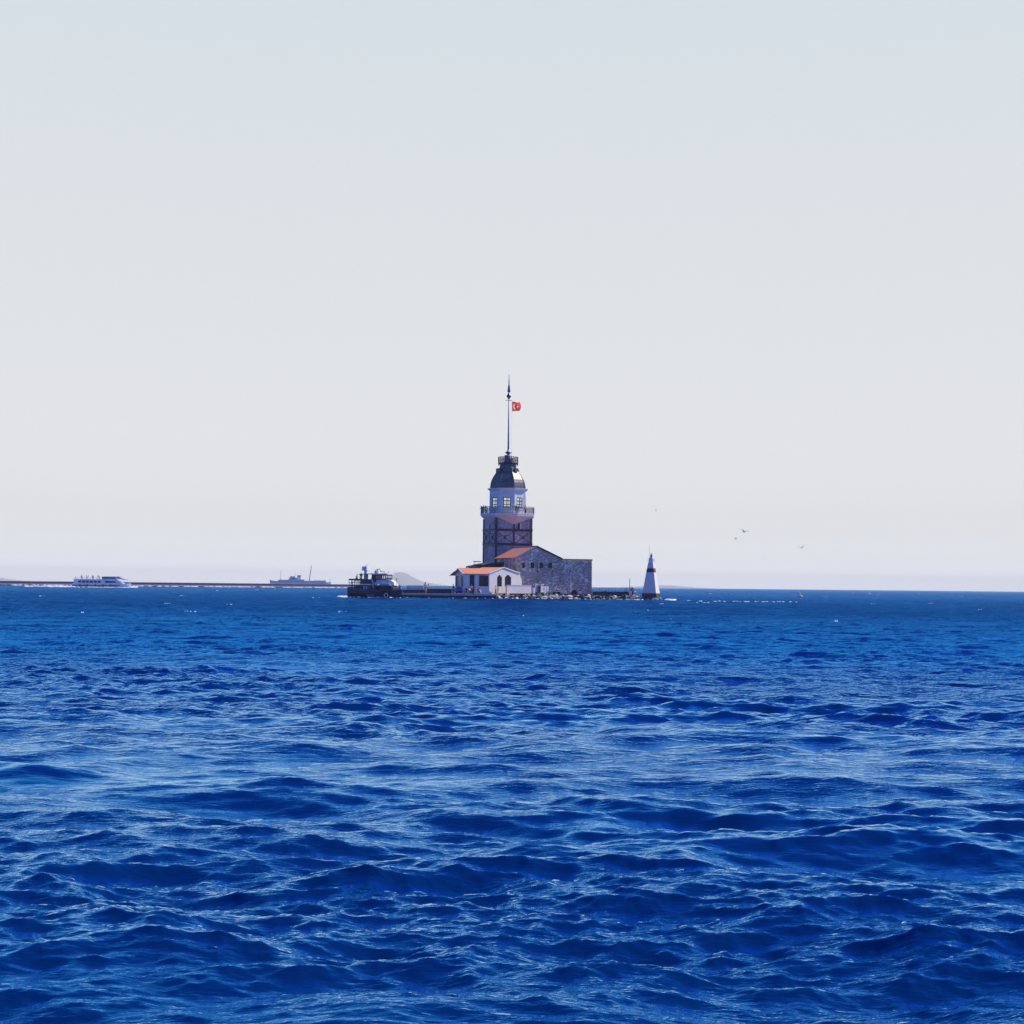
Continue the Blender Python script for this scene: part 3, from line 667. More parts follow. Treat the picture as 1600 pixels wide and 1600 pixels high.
while px < 1003:
    where = [w for lim, w in ((790, 'below the white gable'), (812, 'below the left half of the white garden wall'), (832, 'below the right half of the white garden wall'), (849, 'below the white tanks'), (863, 'below the slatted gate'), (877, 'below the flower planter'), (890, 'below the white downpipe'), (905, 'below the arched opening'), (926, 'below the right corner of the court wall'), (945, 'just right of the court wall'), (962, 'below the middle of the dark wall'), (978, 'left of the seated people'), (1010, 'between the grey pole and the beacon')) if px < lim][0]
    for row, (D0, z0_, s0) in enumerate(((279.0, 0.55, 0.42), (277.2, 0.36, 0.48), (275.5, 0.02, 0.42))):
        p_ = px + rng.uniform(-2.2, 2.2); rw = ('in the top row', 'in the middle row', 'at the waterline')[row]
        for _t in range(60):        # draw until no neighbour has the same tone and size, so that each can be pointed to
            c = rng.choices(('rockpale', 'rockwhite', 'rockdark'), (((4, 2, 2.2), (4, 2, 3), (2, 1, 6)) if px <= 925 else ((1, 3, 5), (3, 3, 4), (2, 2, 5)))[row])[0]
            sz_ = s0*rng.uniform(0.7, 1.35); bg = ('small ' if sz_ < s0*0.92 else ('large ' if sz_ > s0*1.15 else ''))
            lb = f'{bg}{names[c]} boulder {rw} {where}'
            if lb not in used_: break
        used_.add(lb)
        put_rock(c, p_, D0 + (px-776)*0.008 + rng.uniform(-.5, .5), z0_ + rng.uniform(-.12, .10), sz_, lb, f'{names[c]} boulders {where}')
    px += 5.2
for px, D, z_, s_, c in ((774, 274, .3, .6, 'rockdark'), (777, 275, .4, .6, 'rockpale'), (779.5, 276, .45, .6, 'rockdark'), (775.5, 272.5, 0, .6, 'rockdark'), (780, 274, 0, .6, 'rockpale'), (783, 278, .5, .5, 'rockwhite')):
    put_rock(c, px, D, z_, s_, f'{names[c]} boulder at the landing stage corner, ' + {774: 'leftmost and uppermost', 777: 'pale one in the middle', 779.5: 'beside the white gable foot', 775.5: 'leftmost at the waterline', 780: 'pale one at the waterline', 783: 'where the sea wall kerb starts'}[px], f'{names[c]} boulders at the landing corner')
for px, D, z_, s_, c in ((1001, 283, .1, .6, 'rockpale'), (1004, 282, 0, .45, 'rockdark'), (1022, 281.5, 0, .5, 'rockpale'), (1025, 282, .05, .45, 'rockpale'), (1028, 283, 0.1, .5, 'rockdark'), (1031, 284, .1, .5, 'rockpale'), (1012, 281, -.1, .5, 'rockdark'), (990, 281, .75, .5, 'rockwhite'), (994, 282, .6, .5, 'rockpale')):
    put_rock(c, px, D, z_, s_, f'{names[c]} boulder ' + {1001: 'just left of the beacon base', 1004: 'touching the left corner of the beacon base', 1022: 'under the front right corner of the beacon base', 1025: 'right of the beacon base, nearest its corner', 1028: 'against the sunlit side of the beacon base', 1031: 'farthest right against the beacon base', 1012: 'awash in front of the beacon base', 990: 'under the person crouching near the beacon', 994: 'between the crouching person and the beacon'}[px], f'{names[c]} boulders round the beacon')
put_rock('rockdark', 1037, 279, 0.05, 0.5, 'lone dark rock awash just right of the beacon', None)
put_rock('rockdark', 946, 286, 1.45, 0.42, 'dark pointed rock standing on the low dark wall', None)

# ------------------------------------------------------------------ beacon
BD = 285.0; bpm = BD / F; th = R(-21)
bo = Vector((X(1017.3, BD), BD, 0)); bz = lambda py: Z(py, BD, 1017)
bc = empty('beacon', bo, th); tag(bc, 'white pyramidal harbour beacon with one dark red band on a black base', 'beacon')
def frust(name, y0, w0, y1, w1, mt, par=None):
    h0 = w0*bpm/2; h1 = w1*bpm/2
    m = MB(); m.loft([[(-h0,-h0,bz(y0)),(h0,-h0,bz(y0)),(h0,h0,bz(y0)),(-h0,h0,bz(y0))], [(-h1,-h1,bz(y1)),(h1,-h1,bz(y1)),(h1,h1,bz(y1)),(-h1,h1,bz(y1))]]); return m.build(name, mt, par or bc)
wd_ = lambda y: 7.6 + (y-879)*(22.3-7.6)/(927-879)
frust('base', 941, 23.6, 927.2, 23.0, M_['wetconc'])
frust('base_step', 927.15, 22.9, 926.4, 22.9, M_['coping'])
M_['beaconwhite'] = mat('beacon_white', (0.80, 0.74, 0.70), 0.7, var=0.15, vscale=1.3, stretch=(3, 3, 0.6))
frust('tower_body', 926.38, wd_(926), 894.2, wd_(894.2), M_['beaconwhite'])
frust('red_band', 894.18, wd_(894)+0.3, 888.0, wd_(888)+0.3, M_['redband'])
frust('tower_top', 887.98, wd_(888), 879, wd_(879), M_['beaconwhite'])
m = MB(); m.M = Matrix.Identity(4); m.box(-0.14*1.2, 0.16, -wd_(905)*bpm/2-0.07, -wd_(912)*bpm/2+0.2, bz(918), bz(909)); m.build('hatch', M_['bluewhite'], bc)
lt = frust('lantern_house', 878.98, 6.6, 871, 5.2, M_['white'])
m = MB()
for sx in (-1, 1):
    for sy in (-1, 1): m.bar((sx*.5, sy*.5, bz(878.9)), (sx*.5, sy*.5, bz(873.6)), 0.05)
for sx in (-1, 1): m.bar((sx*.5, -.5, bz(873.6)), (sx*.5, .5, bz(873.6)), 0.05); m.bar((-.5, sx*.5, bz(873.6)), (.5, sx*.5, bz(873.6)), 0.05)
m.build('railing', M_['rail'], bc)
m = MB(); m.lathe([(0.16, bz(870.98)), (0.20, bz(869)), (0.28, bz(868.2)), (0.12, bz(867)), (0.10, bz(864.8)), (0.02, bz(863.8))], 10); m.build('lamp', M_['iron'], bc)
m = MB(); m.tube((-.35, 0, bz(871)), (-.35, 0, bz(852)), 0.018, n=5); m.build('aerial', M_['rail'], bc)
# ------------------------------------------------------------------ people
POSES = {
 'stand': dict(pelvis=(0,0,.95), belly=(0,-.01,1.12), chest=(0,0,1.32), neck=(0,0,1.49), head=(0,-.02,1.63), sh=(.19,0,1.42), el=(.25,.02,1.14), ha=(.24,-.10,.90), hip=(.10,0,.92), kn=(.11,-.03,.50), an=(.12,.02,.09), to=(.13,-.15,.04)),
 'lean': dict(pelvis=(0,.12,.95), belly=(0,.06,1.12), chest=(0,-.04,1.29), neck=(0,-.12,1.43), head=(0,-.18,1.56), sh=(.19,-.06,1.37), el=(.24,-.26,1.12), ha=(.12,-.42,1.12), hip=(.10,.12,.92), kn=(.12,.06,.50), an=(.13,.12,.09), to=(.14,-.05,.04)),
 'sit': dict(pelvis=(0,.1,.47), belly=(0,.10,.63), chest=(0,.06,.84), neck=(0,.04,1.0), head=(0,0,1.14), sh=(.19,.05,.94), el=(.24,-.02,.68), ha=(.14,-.28,.60), hip=(.10,.08,.47), kn=(.13,-.36,.50), an=(.13,-.34,.09), to=(.14,-.50,.04)),
 'crouch': dict(pelvis=(0,.14,.32), belly=(0,.10,.48), chest=(0,-.02,.68), neck=(0,-.10,.82), head=(0,-.16,.95), sh=(.19,-.06,.77), el=(.22,-.28,.58), ha=(.10,-.42,.48), hip=(.10,.12,.32), kn=(.18,-.24,.46), an=(.13,.02,.09), to=(.14,-.14,.04)),
 'bend': dict(pelvis=(0,.22,.92), belly=(0,.12,1.06), chest=(0,-.10,1.16), neck=(0,-.25,1.24), head=(0,-.34,1.34), sh=(.20,-.17,1.20), el=(.24,-.38,1.02), ha=(.16,-.58,.90), hip=(.11,.20,.90), kn=(.15,.06,.50), an=(.16,.14,.09), to=(.17,-.03,.04)),
}
def skin_mesh(name, verts, edges, radii, root=0, lv=1):
    me = bpy.data.meshes.new(name); me.from_pydata(verts, edges, []); o = bpy.data.objects.new(name, me); COL.objects.link(o)
    md = o.modifiers.new('s', 'SKIN'); md.use_smooth_shade = True
    for i, r in enumerate(radii): me.skin_vertices[0].data[i].radius = r if isinstance(r, tuple) else (r, r)
    me.skin_vertices[0].data[root].use_root = True
    sb = o.modifiers.new('b', 'SUBSURF'); sb.levels = lv; sb.render_levels = lv
    dg = bpy.context.evaluated_depsgraph_get(); out = bpy.data.meshes.new_from_object(o.evaluated_get(dg)); out.name = name
    bpy.data.objects.remove(o); bpy.data.meshes.remove(me)
    return out
def ellipsoid(c, r, n=10, k=7, half=None):
    vs = []; fs = []
    for i in range(k+1):
        a = math.pi*i/k
        for j in range(n):
            b = 2*math.pi*j/n; vs.append((c[0]+r[0]*math.sin(a)*math.cos(b), c[1]+r[1]*math.sin(a)*math.sin(b), c[2]-r[2]*math.cos(a)))
    for i in range(k):
        for j in range(n): fs.append((i*n+j, i*n+(j+1) % n, (i+1)*n+(j+1) % n, (i+1)*n+j))
    return vs, fs
_pc = {}
def person_meshes(pose, walk=0):
    key = (pose, walk)
    if key in _pc: return _pc[key]
    P = POSES[pose]; names = ['pelvis', 'belly', 'chest', 'neck', 'head']
    V = [P[n] for n in names]; E_ = [(0,1),(1,2),(2,3),(3,4)]; Rr = [(.13,.10),(.12,.09),(.15,.10),.055,(.075,.09)]
    tips = []
    def limbs(V, E_, Rr, chest, pelvis, arms, legs):
        for s in (-1, 1):
            q = lambda n, dy=0: (P[n][0]*s, P[n][1]+dy, P[n][2])
            if arms:
                b = len(V); V += [q('sh'), q('el'), q('ha')][:arms]; Rr += [(.062,.062) if not arms_fat else .075, (.042,.042) if not arms_fat else .058, .033][:arms]
                E_ += [(chest, b)] + [(b+i, b+i+1) for i in range(arms-1)]
            if legs:
                w = s*walk*0.22; b = len(V); V += [q('hip'), q('kn', w*.5), q('an', w), q('to', w)][:legs]; Rr += [(.088,.088), (.058,.058), (.042,.042), .035][:legs] if not arms_fat else [.102, .076, .062, .05][:legs]
                E_ += [(pelvis, b)] + [(b+i, b+i+1) for i in range(legs-1)]
    arms_fat = False
    limbs(V, E_, Rr, 2, 0, 3, 4)
    body = skin_mesh('body', V, E_, Rr, 0, 1)
    bm = bmesh.new(); bm.from_mesh(body)
    def addm(vs, fs):
        bv = [bm.verts.new(v) for v in vs]
        for f in fs:
            try: bm.faces.new([bv[i] for i in f]).smooth = True
            except ValueError: pass
    h = P['head']; addm(*ellipsoid(h, (.078, .098, .118)))
    addm([(h[0]-.014, h[1]-.092, h[2]-.03), (h[0]+.014, h[1]-.092, h[2]-.03), (h[0], h[1]-.122, h[2]-.028), (h[0], h[1]-.094, h[2]+.012)], [(0,1,2),(1,3,2),(3,0,2)])
    for s in (-1, 1):
        addm(*ellipsoid((h[0]+s*.08, h[1]+.005, h[2]-.005), (.012, .02, .032), 6, 4))
        a = Vector((P['ha'][0]*s, P['ha'][1], P['ha'][2])); e_ = Vector((P['el'][0]*s, P['el'][1], P['el'][2])); d = (a-e_).normalized()
        u = Vector((0, 1, 0)) if abs(d.y) < .7 else Vector((1, 0, 0)); mb = MB()
        palm = a + d*.06; mb.tube(a - d*.01, palm, .030, .036, 6)
        for i, L_ in enumerate((.062, .075, .070, .055)):
            p0 = palm + u*(i-1.5)*.018; k1 = p0 + d*L_*.55 - Vector((s*.012, 0, 0)); mb.tube(p0, k1, .0095, .0085, 5); mb.tube(k1, k1 + d*L_*.45 - Vector((s*.022, 0, 0)), .0085, .007, 5)
        mb.tube(a + u*-.028 + d*.015, a + u*-.062 + d*.06, .011, .009, 5); addm(mb.v, mb.f)
    bm.to_mesh(body); bm.free()
    # shirt and trousers, a little fuller than the body
    arms_fat = True
    V = [P['pelvis'], P['belly'], P['chest'], (P['neck'][0], P['neck'][1], P['neck'][2]-.05)]; E_ = [(0,1),(1,2),(2,3)]; Rr = [(.155,.125),(.15,.115),(.18,.13),.075]
    for s in (-1, 1):
        b = len(V); sh = Vector((P['sh'][0]*s, *P['sh'][1:])); el = Vector((P['el'][0]*s, *P['el'][1:])); V += [tuple(sh), tuple(el)]; Rr += [.08, .066]; E_ += [(2, b), (b, b+1)]
    shirt = skin_mesh('shirt', V, E_, Rr, 2, 1)
    V = [P['pelvis'], tuple(Vector(P['pelvis']).lerp(Vector(P['belly']), .5))]; E_ = [(0, 1)]; Rr = [(.16,.13), (.15,.12)]
    for s in (-1, 1):
        w = s*walk*0.22; b = len(V)
        V += [(P['hip'][0]*s, P['hip'][1], P['hip'][2]-.03), (P['kn'][0]*s, P['kn'][1]+w*.5, P['kn'][2]), (P['an'][0]*s, P['an'][1]+w, P['an'][2]+.03)]; Rr += [.108, .08, .066]; E_ += [(0, b), (b, b+1), (b+1, b+2)]
    trous = skin_mesh('trousers', V, E_, Rr, 0, 1)
    mb = MB(); mb.add(*ellipsoid((h[0], h[1]+.018, h[2]+.028), (.09, .102, .108)), True); hair = mb.mesh('hair', [M_['hairmat']])
    mb = MB()
    mb.lathe([(.105, -.01), (.105, .05), (.08, .09), (.02, .10)], 12); mb.M = Matrix.Identity(4); mb.box(-.08, .08, -.2, -.06, -.008, .008)
    mb.v = [(v[0]+h[0], v[1]+h[1]+.01, v[2]+h[2]+.045) for v in mb.v]; hat = mb.mesh('cap', [M_['hairmat']])
    for me in (body, shirt, trous, hair, hat):
        me.materials.clear(); me.materials.append(M_['hairmat'])
    _pc[key] = (body, shirt, trous, hair, hat); return _pc[key]
M_['hairmat'] = mat('dark_hair', (0.03, 0.025, 0.025), 0.7)
CL = {'skin': (0.45, 0.26, 0.18), 'white': (0.85, 0.82, 0.82), 'navy': (0.03, 0.04, 0.10), 'black': (0.02, 0.02, 0.025), 'blue': (0.08, 0.18, 0.55), 'red': (0.6, 0.04, 0.05), 'grey': (0.3, 0.3, 0.33), 'paleblue': (0.45, 0.55, 0.8), 'khaki': (0.4, 0.33, 0.22)}
CM = {k: mat('cloth_' + k, v, 0.85) for k, v in CL.items()}
def person(loc, rz, pose, shirt, trousers, label, hat=False, sc=1.0, walk=0, group=None):
    b, s, t, h, c = person_meshes(pose, walk)
    root = bpy.data.objects.new('person', b); COL.objects.link(root); root.location = loc; root.rotation_euler = (0, 0, rz); root.scale = (sc, sc, sc)
    def setm(o, mt): o.material_slots[0].link = 'OBJECT'; o.material_slots[0].material = mt
    setm(root, CM['skin'])
    for nm, me, mt in (('shirt', s, CM[shirt]), ('trousers', t, CM[trousers]), ('cap', c, CM['black']) if hat else ('hair', h, M_['hairmat'])):
        o = bpy.data.objects.new(nm, me); COL.objects.link(o); o.parent = root; setm(o, mt)
    tag(root, label, 'person', group); return root
zdk = tower.location.z + zf1 + 0.004
def balc(px, rad, rz, pose, sh, tr, label, **k):
    off = (px-792)*mpp; a = math.asin(max(-1, min(1, off/rad)))
    person((tx + rad*math.sin(a), DT - rad*math.cos(a), zdk), rz, pose, sh, tr, label, **k)
balc(751.6, 5.45, R(-60), 'lean', 'black', 'navy', 'person in black leaning at the far left end of the tower balcony')
balc(754.6, 5.40, R(-40), 'stand', 'navy', 'black', 'person in navy standing second from the left end of the tower balcony')
balc(758.2, 5.35, R(-20), 'lean', 'grey', 'navy', 'person in grey top third from the left end of the tower balcony')
balc(804.8, 5.40, R(10), 'stand', 'black', 'black', 'tall person all in black on the balcony left of the sunlit window')
balc(808.9, 5.40, R(30), 'lean', 'navy', 'khaki', 'person in navy leaning over the balcony below the sunlit window')
balc(819.6, 5.45, R(50), 'stand', 'grey', 'navy', 'person in grey on the balcony at the right end of the lantern room')
def gp(px, D, z=GZ): return (X(px, D), D, z)
person(gp(774.4, 278.2, 0.62), R(70), 'stand', 'white', 'black', 'person in white shirt and black trousers walking beside the pale boulders', walk=1)
person(gp(778.0, 278.4, 0.66), R(80), 'stand', 'black', 'white', 'person in black top, pale trousers and cap walking beside the pale boulders', hat=True, walk=1)
person(gp(736.2, 275.3), R(10), 'stand', 'paleblue', 'navy', 'person in pale blue shirt standing in the doorway of the white house')
person(gp(708.3, 275.6), R(-60), 'stand', 'black', 'black', 'person in black standing at the left corner of the white house')
person(gp(711.6, 274.9), R(40), 'sit', 'navy', 'navy', 'person in navy sitting at the left corner of the white house')
person(gp(722.5, 274.7), R(-70), 'sit', 'blue', 'navy', 'person in blue sitting between the windbreak and the house door')
person(gp(728.8, 273.6), R(0), 'sit', 'black', 'black', 'person in black sitting at the table left of the house door')
person(gp(734.0, 273.6), R(60), 'sit', 'paleblue', 'navy', 'person in pale blue sitting in front of the house door')
person(gp(743.2, 274.0), R(-30), 'sit', 'paleblue', 'grey', 'person in pale blue sitting below the wide window of the white house')
person(gp(747.2, 273.6), R(20), 'sit', 'red', 'black', 'person in red sitting below the wide window of the white house')
person(gp(750.2, 273.8), R(-80), 'crouch', 'white', 'white', 'person in white crouching beside the person in red')
person(gp(666.5, 276.6, GZ), R(75), 'bend', 'white', 'khaki', 'big person in white shirt bending over at the left end of the pier wall', sc=1.18)
person(gp(664.6, 277.4, GZ+.45), R(10), 'stand', 'white', 'white', 'person in white standing above the pier wall behind the bending one', sc=0.98)
person(gp(661.3, 275.6), R(60), 'stand', 'blue', 'black', 'child in blue standing at the left end of the pier wall', sc=0.8)
person(gp(978.3, 282.9, GZ+.1), R(-60), 'sit', 'white', 'black', 'person in white top sitting left of the thin grey pole')
person(gp(984.6, 281.9, GZ-.25), R(10), 'sit', 'paleblue', 'paleblue', 'person in pale blue sitting on the boulders under the thin grey pole')
person(gp(987.4, 283.6), R(30), 'stand', 'grey', 'navy', 'person in grey standing right behind the thin grey pole', sc=0.95)
person(gp(991.4, 282.6), R(60), 'crouch', 'white', 'grey', 'person in white crouching nearest the beacon on the boulders')
# ------------------------------------------------------------------ boats
def hull(mb, st, zb, flare=0.75):
    """stations: (x, half beam, sheer height)"""
    rings = []
    for x, b, z in st:
        rings.append([(x, -b, z), (x, -b*0.98, z*0.6), (x, -b*flare, zb*0.3), (x, -b*0.35, zb), (x, b*0.35, zb), (x, b*flare, zb*0.3), (x, b*0.98, z*0.6), (x, b, z)])
    return mb.loft(rings)
# moored dark excursion boat
D1 = 268.0; m1 = D1/F; BR = R(-24); b1 = empty('excursion_boat', (X(587.5, D1), D1, 0), BR); tag(b1, 'dark hulled excursion boat with white wheelhouse moored left of the islet', 'boat')
ux = lambda px: (px-586)*m1*1.02
uz = lambda py: Z(py, D1, 586)
M_['paneblue'] = mat('pale_pane', (0.25, 0.32, 0.5), 0.3)
M_['hulldark'] = mat('dark_hull_paint', (0.022, 0.026, 0.055), 0.4, var=0.4, vscale=1.5)
M_['boatnavy'] = mat('navy_boat_paint', (0.045, 0.055, 0.13), 0.5, var=0.3, vscale=2)
M_['sunwhite'] = mat('sunlit_white_paint', (0.88, 0.84, 0.78), 0.45)  # white boat paint, warmed and brightened to stand for sun on it
m = MB(); st = []
for px, b, py in ((542.4, 1.45, 921.5), (546, 1.65, 922.2), (560, 1.85, 923), (585, 1.9, 923.2), (605, 1.75, 922.6), (618, 1.25, 922.2), (626, .65, 921.8), (631, .08, 921.2)): st.append((ux(px), b, uz(py)))
hull(m, st, -0.7); h1 = m.build('hull', M_['hulldark'], b1)
m = MB()
for k in (-1, 1):
    for a, b in zip(st[:-1], st[1:]): m.bar((a[0], k*(a[1]+.02), a[2]+.02), (b[0], k*(b[1]+.02), b[2]+.02), 0.14)
m.build('rub_rail', M_['boatnavy'], h1)
bx = lambda nm, p0, p1, y0, y1, hb, mt, par=None, off=0: MB().box(ux(p0), ux(p1), -hb+off, hb+off, uz(y1), uz(y0)).build(nm, mt, par or b1)
bx('stern_bulwark', 543, 557, 917.6, 922.4, 1.5, M_['boatnavy'])
cab = bx('lower_cabin', 555, 597, 914.2, 922.9, 1.55, M_['boatnavy'])
for i, p0 in enumerate((558, 562.5, 567, 571.2, 575.4, 583, 587)):
    MB().box(ux(p0), ux(p0+3.0), -1.60, -1.552, uz(920.6), uz(916.2)).build('window', M_['paneblue'] if i in (3, 4) else M_['glassdark'], cab)
bx('deck_edge', 564, 586, 912.6, 914.15, 1.72, M_['bluewhite'])
uc = bx('upper_cabin', 564.5, 583.2, 905.2, 912.55, 1.3, M_['boatnavy'])
MB().box(ux(566), ux(582), -1.34, -1.302, uz(910.5), uz(906.6)).build('window', M_['glassdark'], uc)
bx('stern_deck', 545, 564.3, 910.4, 911.5, 1.5, M_['hulldark'])
m = MB()
for k in (-1.45, 1.45):
    m.box(ux(545), ux(565), k-.03, k+.03, uz(907.0), uz(904.6))
    for p_ in (545.3, 550, 554.6, 559.4, 564): m.bar((ux(p_), k, uz(910.5)), (ux(p_), k, uz(906)), 0.07)
m.box(ux(545)-.03, ux(545)+.03, -1.4, 1.4, uz(907.0), uz(904.6))
m.build('stern_rail', M_['hulldark'], b1)
for p_ in (546, 555):
    for k in (-1.3, 1.3): m = MB(); m.bar((ux(p_), k, uz(910.4)), (ux(p_), k, uz(922)), .08); m.build('stanchion', M_['rail'], b1)
m = MB(); m.loft([[(ux(557), -1.3, uz(897.7)), (ux(557), 1.3, uz(897.7)), (ux(557), 1.3, uz(897.2)), (ux(557), -1.3, uz(897.2))], [(ux(585), -1.4, uz(896.9)), (ux(585), 1.4, uz(896.9)), (ux(585), 1.4, uz(896.2)), (ux(585), -1.4, uz(896.2))]])
cn = m.build('canopy', M_['boatnavy'], b1)
for p_ in (559, 572.5):
    for k in (-1.2, 1.2): m = MB(); m.bar((ux(p_), k, uz(905.5)), (ux(p_), k, uz(897.4)), 0.045); m.build('canopy_post', M_['rail'], cn)
fn = bx('funnel', 566, 570.6, 891.5, 905.2, .28, M_['bluewhite'])
MB().box(ux(563.2), ux(571.6), -.5, .5, uz(891.6), uz(885.2)).build('funnel_top', M_['white'], fn)
m = MB(); m.bar((ux(566), 0, uz(885.2)), (ux(569), 0, uz(882.2)), .05); m.bar((ux(569), 0, uz(882.2)), (ux(571.4), 0, uz(884.6)), .04); m.build('aerial', M_['rail'], fn)
# wheelhouse with real openings
wh = empty('wheelhouse', (0, 0, 0)); wh.parent = b1
m = MB()
wx = [ux(584), ux(608.6)]; hs_ = [(ux(a), ux(b), uz(904.2), uz(899.2)) for a, b in ((591.3, 593.0), (593.6, 596.4), (597.2, 600.2), (601.4, 604.6), (605.2, 607.6))]
wallgrid(m, wx[0], wx[1], uz(905.6), uz(897.6), hs_, -1.2, -1.14); wallgrid(m, wx[0], wx[1], uz(905.6), uz(897.6), hs_, 1.14, 1.2)
m.box(wx[0], wx[0]+.05, -1.13, 1.13, uz(905.6), uz(897.6)); m.box(wx[1]-.05, wx[1], -1.13, 1.13, uz(905.6), uz(903))
m.build('wall', M_['hulldark'], wh)
for a in hs_: MB().box(a[0]+.01, a[1]-.01, -1.18, -1.165, a[2]+.01, a[3]-.01).build('window', M_['glass'], wh)
m = MB(); m.loft([[(ux(583), -1.35, uz(y)), (ux(583), 1.35, uz(y)), (ux(611.5), 1.3, uz(y)), (ux(611.5), -1.3, uz(y))] for y in (897.55, 896.0)]); m.build('roof', M_['sunwhite'], wh)
m = MB(); m.prism([(ux(590), uz(912.8)), (ux(621), uz(914.6)), (ux(619.5), uz(910)), (ux(614), uz(906.2)), (ux(609.5), uz(905.62)), (ux(590), uz(905.62))], -1.28, 1.28)
m.v = [(x, y*(1.15 - 0.62*max(0, min(1, (z-uz(914.6))/(uz(905.62)-uz(914.6))))) * (1 - 0.5*max(0, min(1, (x-ux(604))/(ux(621)-ux(604))))), z) for x, y, z in m.v]
m.build('superstructure', M_['sunwhite'], b1)
m = MB(); m.M = Matrix.Translation((ux(612.3), -1.30, uz(908.6))) @ Matrix.Rotation(R(90), 4, 'X'); m.lathe([(.16, -.03), (.2, 0), (.16, .03)], 12); m.build('porthole', M_['rail'], b1)
m = MB(); m.prism([(ux(597.5), uz(914.4)), (ux(618), uz(914.6)), (ux(614.5), uz(911.8)), (ux(600), uz(911.6))], -1.45, -1.282); m.build('awning', mat('lavender_awning', (0.45, 0.40, 0.55), 0.8), b1)
m = MB(); m.prism([(ux(597.2), uz(923)), (ux(621.5), uz(923)), (ux(620.5), uz(918)), (ux(617.6), uz(914.65)), (ux(597.4), uz(914.45))], -1.2, 1.2); fc = m.build('fore_cabin', M_['hulldark'], b1)
for a in (600, 604.5, 609, 613.4): MB().box(ux(a), ux(a+3.4), -1.25, -1.202, uz(919.6), uz(916)).build('window', M_['glassdark'], fc)
m = MB(); m.bar((ux(586.5), -1.62, uz(905.8)), (ux(589.3), -1.62, uz(914)), .14); m.bar((ux(588), -1.62, uz(914)), (ux(589.6), -1.62, uz(919)), .12); m.build('ladder', M_['white'], b1)
m = MB(); m.box(ux(585), ux(590.8), -.4, .4, uz(895.95), uz(891.2)); mt_ = m.build('mast_housing', M_['bluewhite'], b1)
MB().box(ux(586), ux(587.6), -.43, -.402, uz(895), uz(892.2)).build('hatch', M_['dark'], mt_)
m = MB(); m.bar((ux(588.4), 0, uz(891.3)), (ux(588.4), 0, uz(889)), .12); m.bar((ux(586.5), 0, uz(889.6)), (ux(592), 0, uz(888.9)), .1); m.bar((ux(592), 0, uz(889.2)), (ux(594.6), 0, uz(893)), .07); m.bar((ux(591.5), 0, uz(892.6)), (ux(600.5), 0, uz(893.6)), .09); m.bar((ux(600), 0, uz(893.6)), (ux(600), 0, uz(895.9)), .06); m.build('radar', M_['iron'], mt_)
m = MB(); m.bar((ux(605), .3, uz(895.9)), (ux(606), .3, uz(892.4)), .05); m.build('horn', M_['rail'], b1)
m = MB(); m.bar((ux(621.4), 0, uz(921.6)), (ux(621.4), 0, uz(905.8)), .035); m.tube((ux(621.4), 0, uz(905.8)), (ux(621.4), 0, uz(903.2)), .09, n=8); m.build('bow_staff', M_['iron'], b1)
# tyre fender with white rim
def torus(mb, c, R_, r, n=20, k=8):
    vs = []; fs = []
    for i in range(n):
        a = 2*math.pi*i/n
        for j in range(k):
            b = 2*math.pi*j/k; q = R_ + r*math.cos(b); vs.append((c[0]+q*math.cos(a), c[1]+r*math.sin(b), c[2]+q*math.sin(a)))
    for i in range(n):
        for j in range(k): fs.append((i*k+j, ((i+1) % n)*k+j, ((i+1) % n)*k+(j+1) % k, i*k+(j+1) % k))
    return mb.add(vs, fs, True)
m = MB(); torus(m, (ux(611.5), -1.72, uz(930)), .37, .085); m.build('tyre_fender', M_['white'], b1)
for i, p_ in enumerate((581, 585.6, 590.4)): m = MB(); torus(m, (ux(p_), -1.95, uz(930.3)), .16, .07, 12, 6); m.build('fender', M_['rail'], b1)
for px, dy, z_, ps, sh, tr, lb in ((559.5, 0, uz(910.4), 'stand', 'blue', 'navy', 'person in blue on the stern upper deck of the dark boat'),
        (549, .5, uz(910.4), 'sit', 'black', 'black', 'person in black sitting at the stern end of the dark boat upper deck'),
        (553.8, -.5, uz(910.4), 'sit', 'white', 'navy', 'person in white sitting on the stern upper deck of the dark boat'),
        (548.5, -1.0, uz(922.2), 'stand', 'navy', 'black', 'person in navy standing low at the stern of the dark boat'),
        (593.8, -1.66, uz(923.0), 'stand', 'white', 'black', 'person in white on the side deck below the wheelhouse of the dark boat'),
        (627.0, 0, uz(922.2), 'crouch', 'blue', 'blue', 'person in blue crouching on the bow of the dark boat')):
    person((b1.location.x + ux(px)*math.cos(BR) - dy*math.sin(BR), D1 + ux(px)*math.sin(BR) + dy*math.cos(BR), z_), R(random.uniform(-80, 80)), ps, sh, tr, lb)

# white passenger ferry under way
D2 = 640.0; m2 = D2/F; b2 = empty('passenger_ferry', (X(160, D2), D2, 0)); tag(b2, 'white passenger ferry under way in front of the breakwater at far left', 'ferry')
ux = lambda px: (px-160)*m2
uz = lambda py: Z(py, D2, 160)
M_['ferrywhite'] = mat('ferry_white', (0.78, 0.80, 0.84), 0.5, var=0.1, vscale=.5)
M_['ferryblue'] = mat('ferry_windows', (0.03, 0.05, 0.14), 0.2)
m = MB(); hull(m, [(ux(p_), b, uz(y)) for p_, b, y in ((115, 2.6, 911.6), (118, 3.0, 911.9), (150, 3.2, 912.0), (175, 3.1, 911.8), (190, 2.3, 911.6), (199, 1.1, 911.4), (204.5, .1, 911.0))], -.9); h2_ = m.build('hull', M_['ferrywhite'], b2)
for k in (-1, 1): m = MB(); m.box(ux(116), ux(190), k*3.22-.03, k*3.22+.03, uz(915.6), uz(914)); m.build('hull_stripe', M_['ferryblue'], h2_)
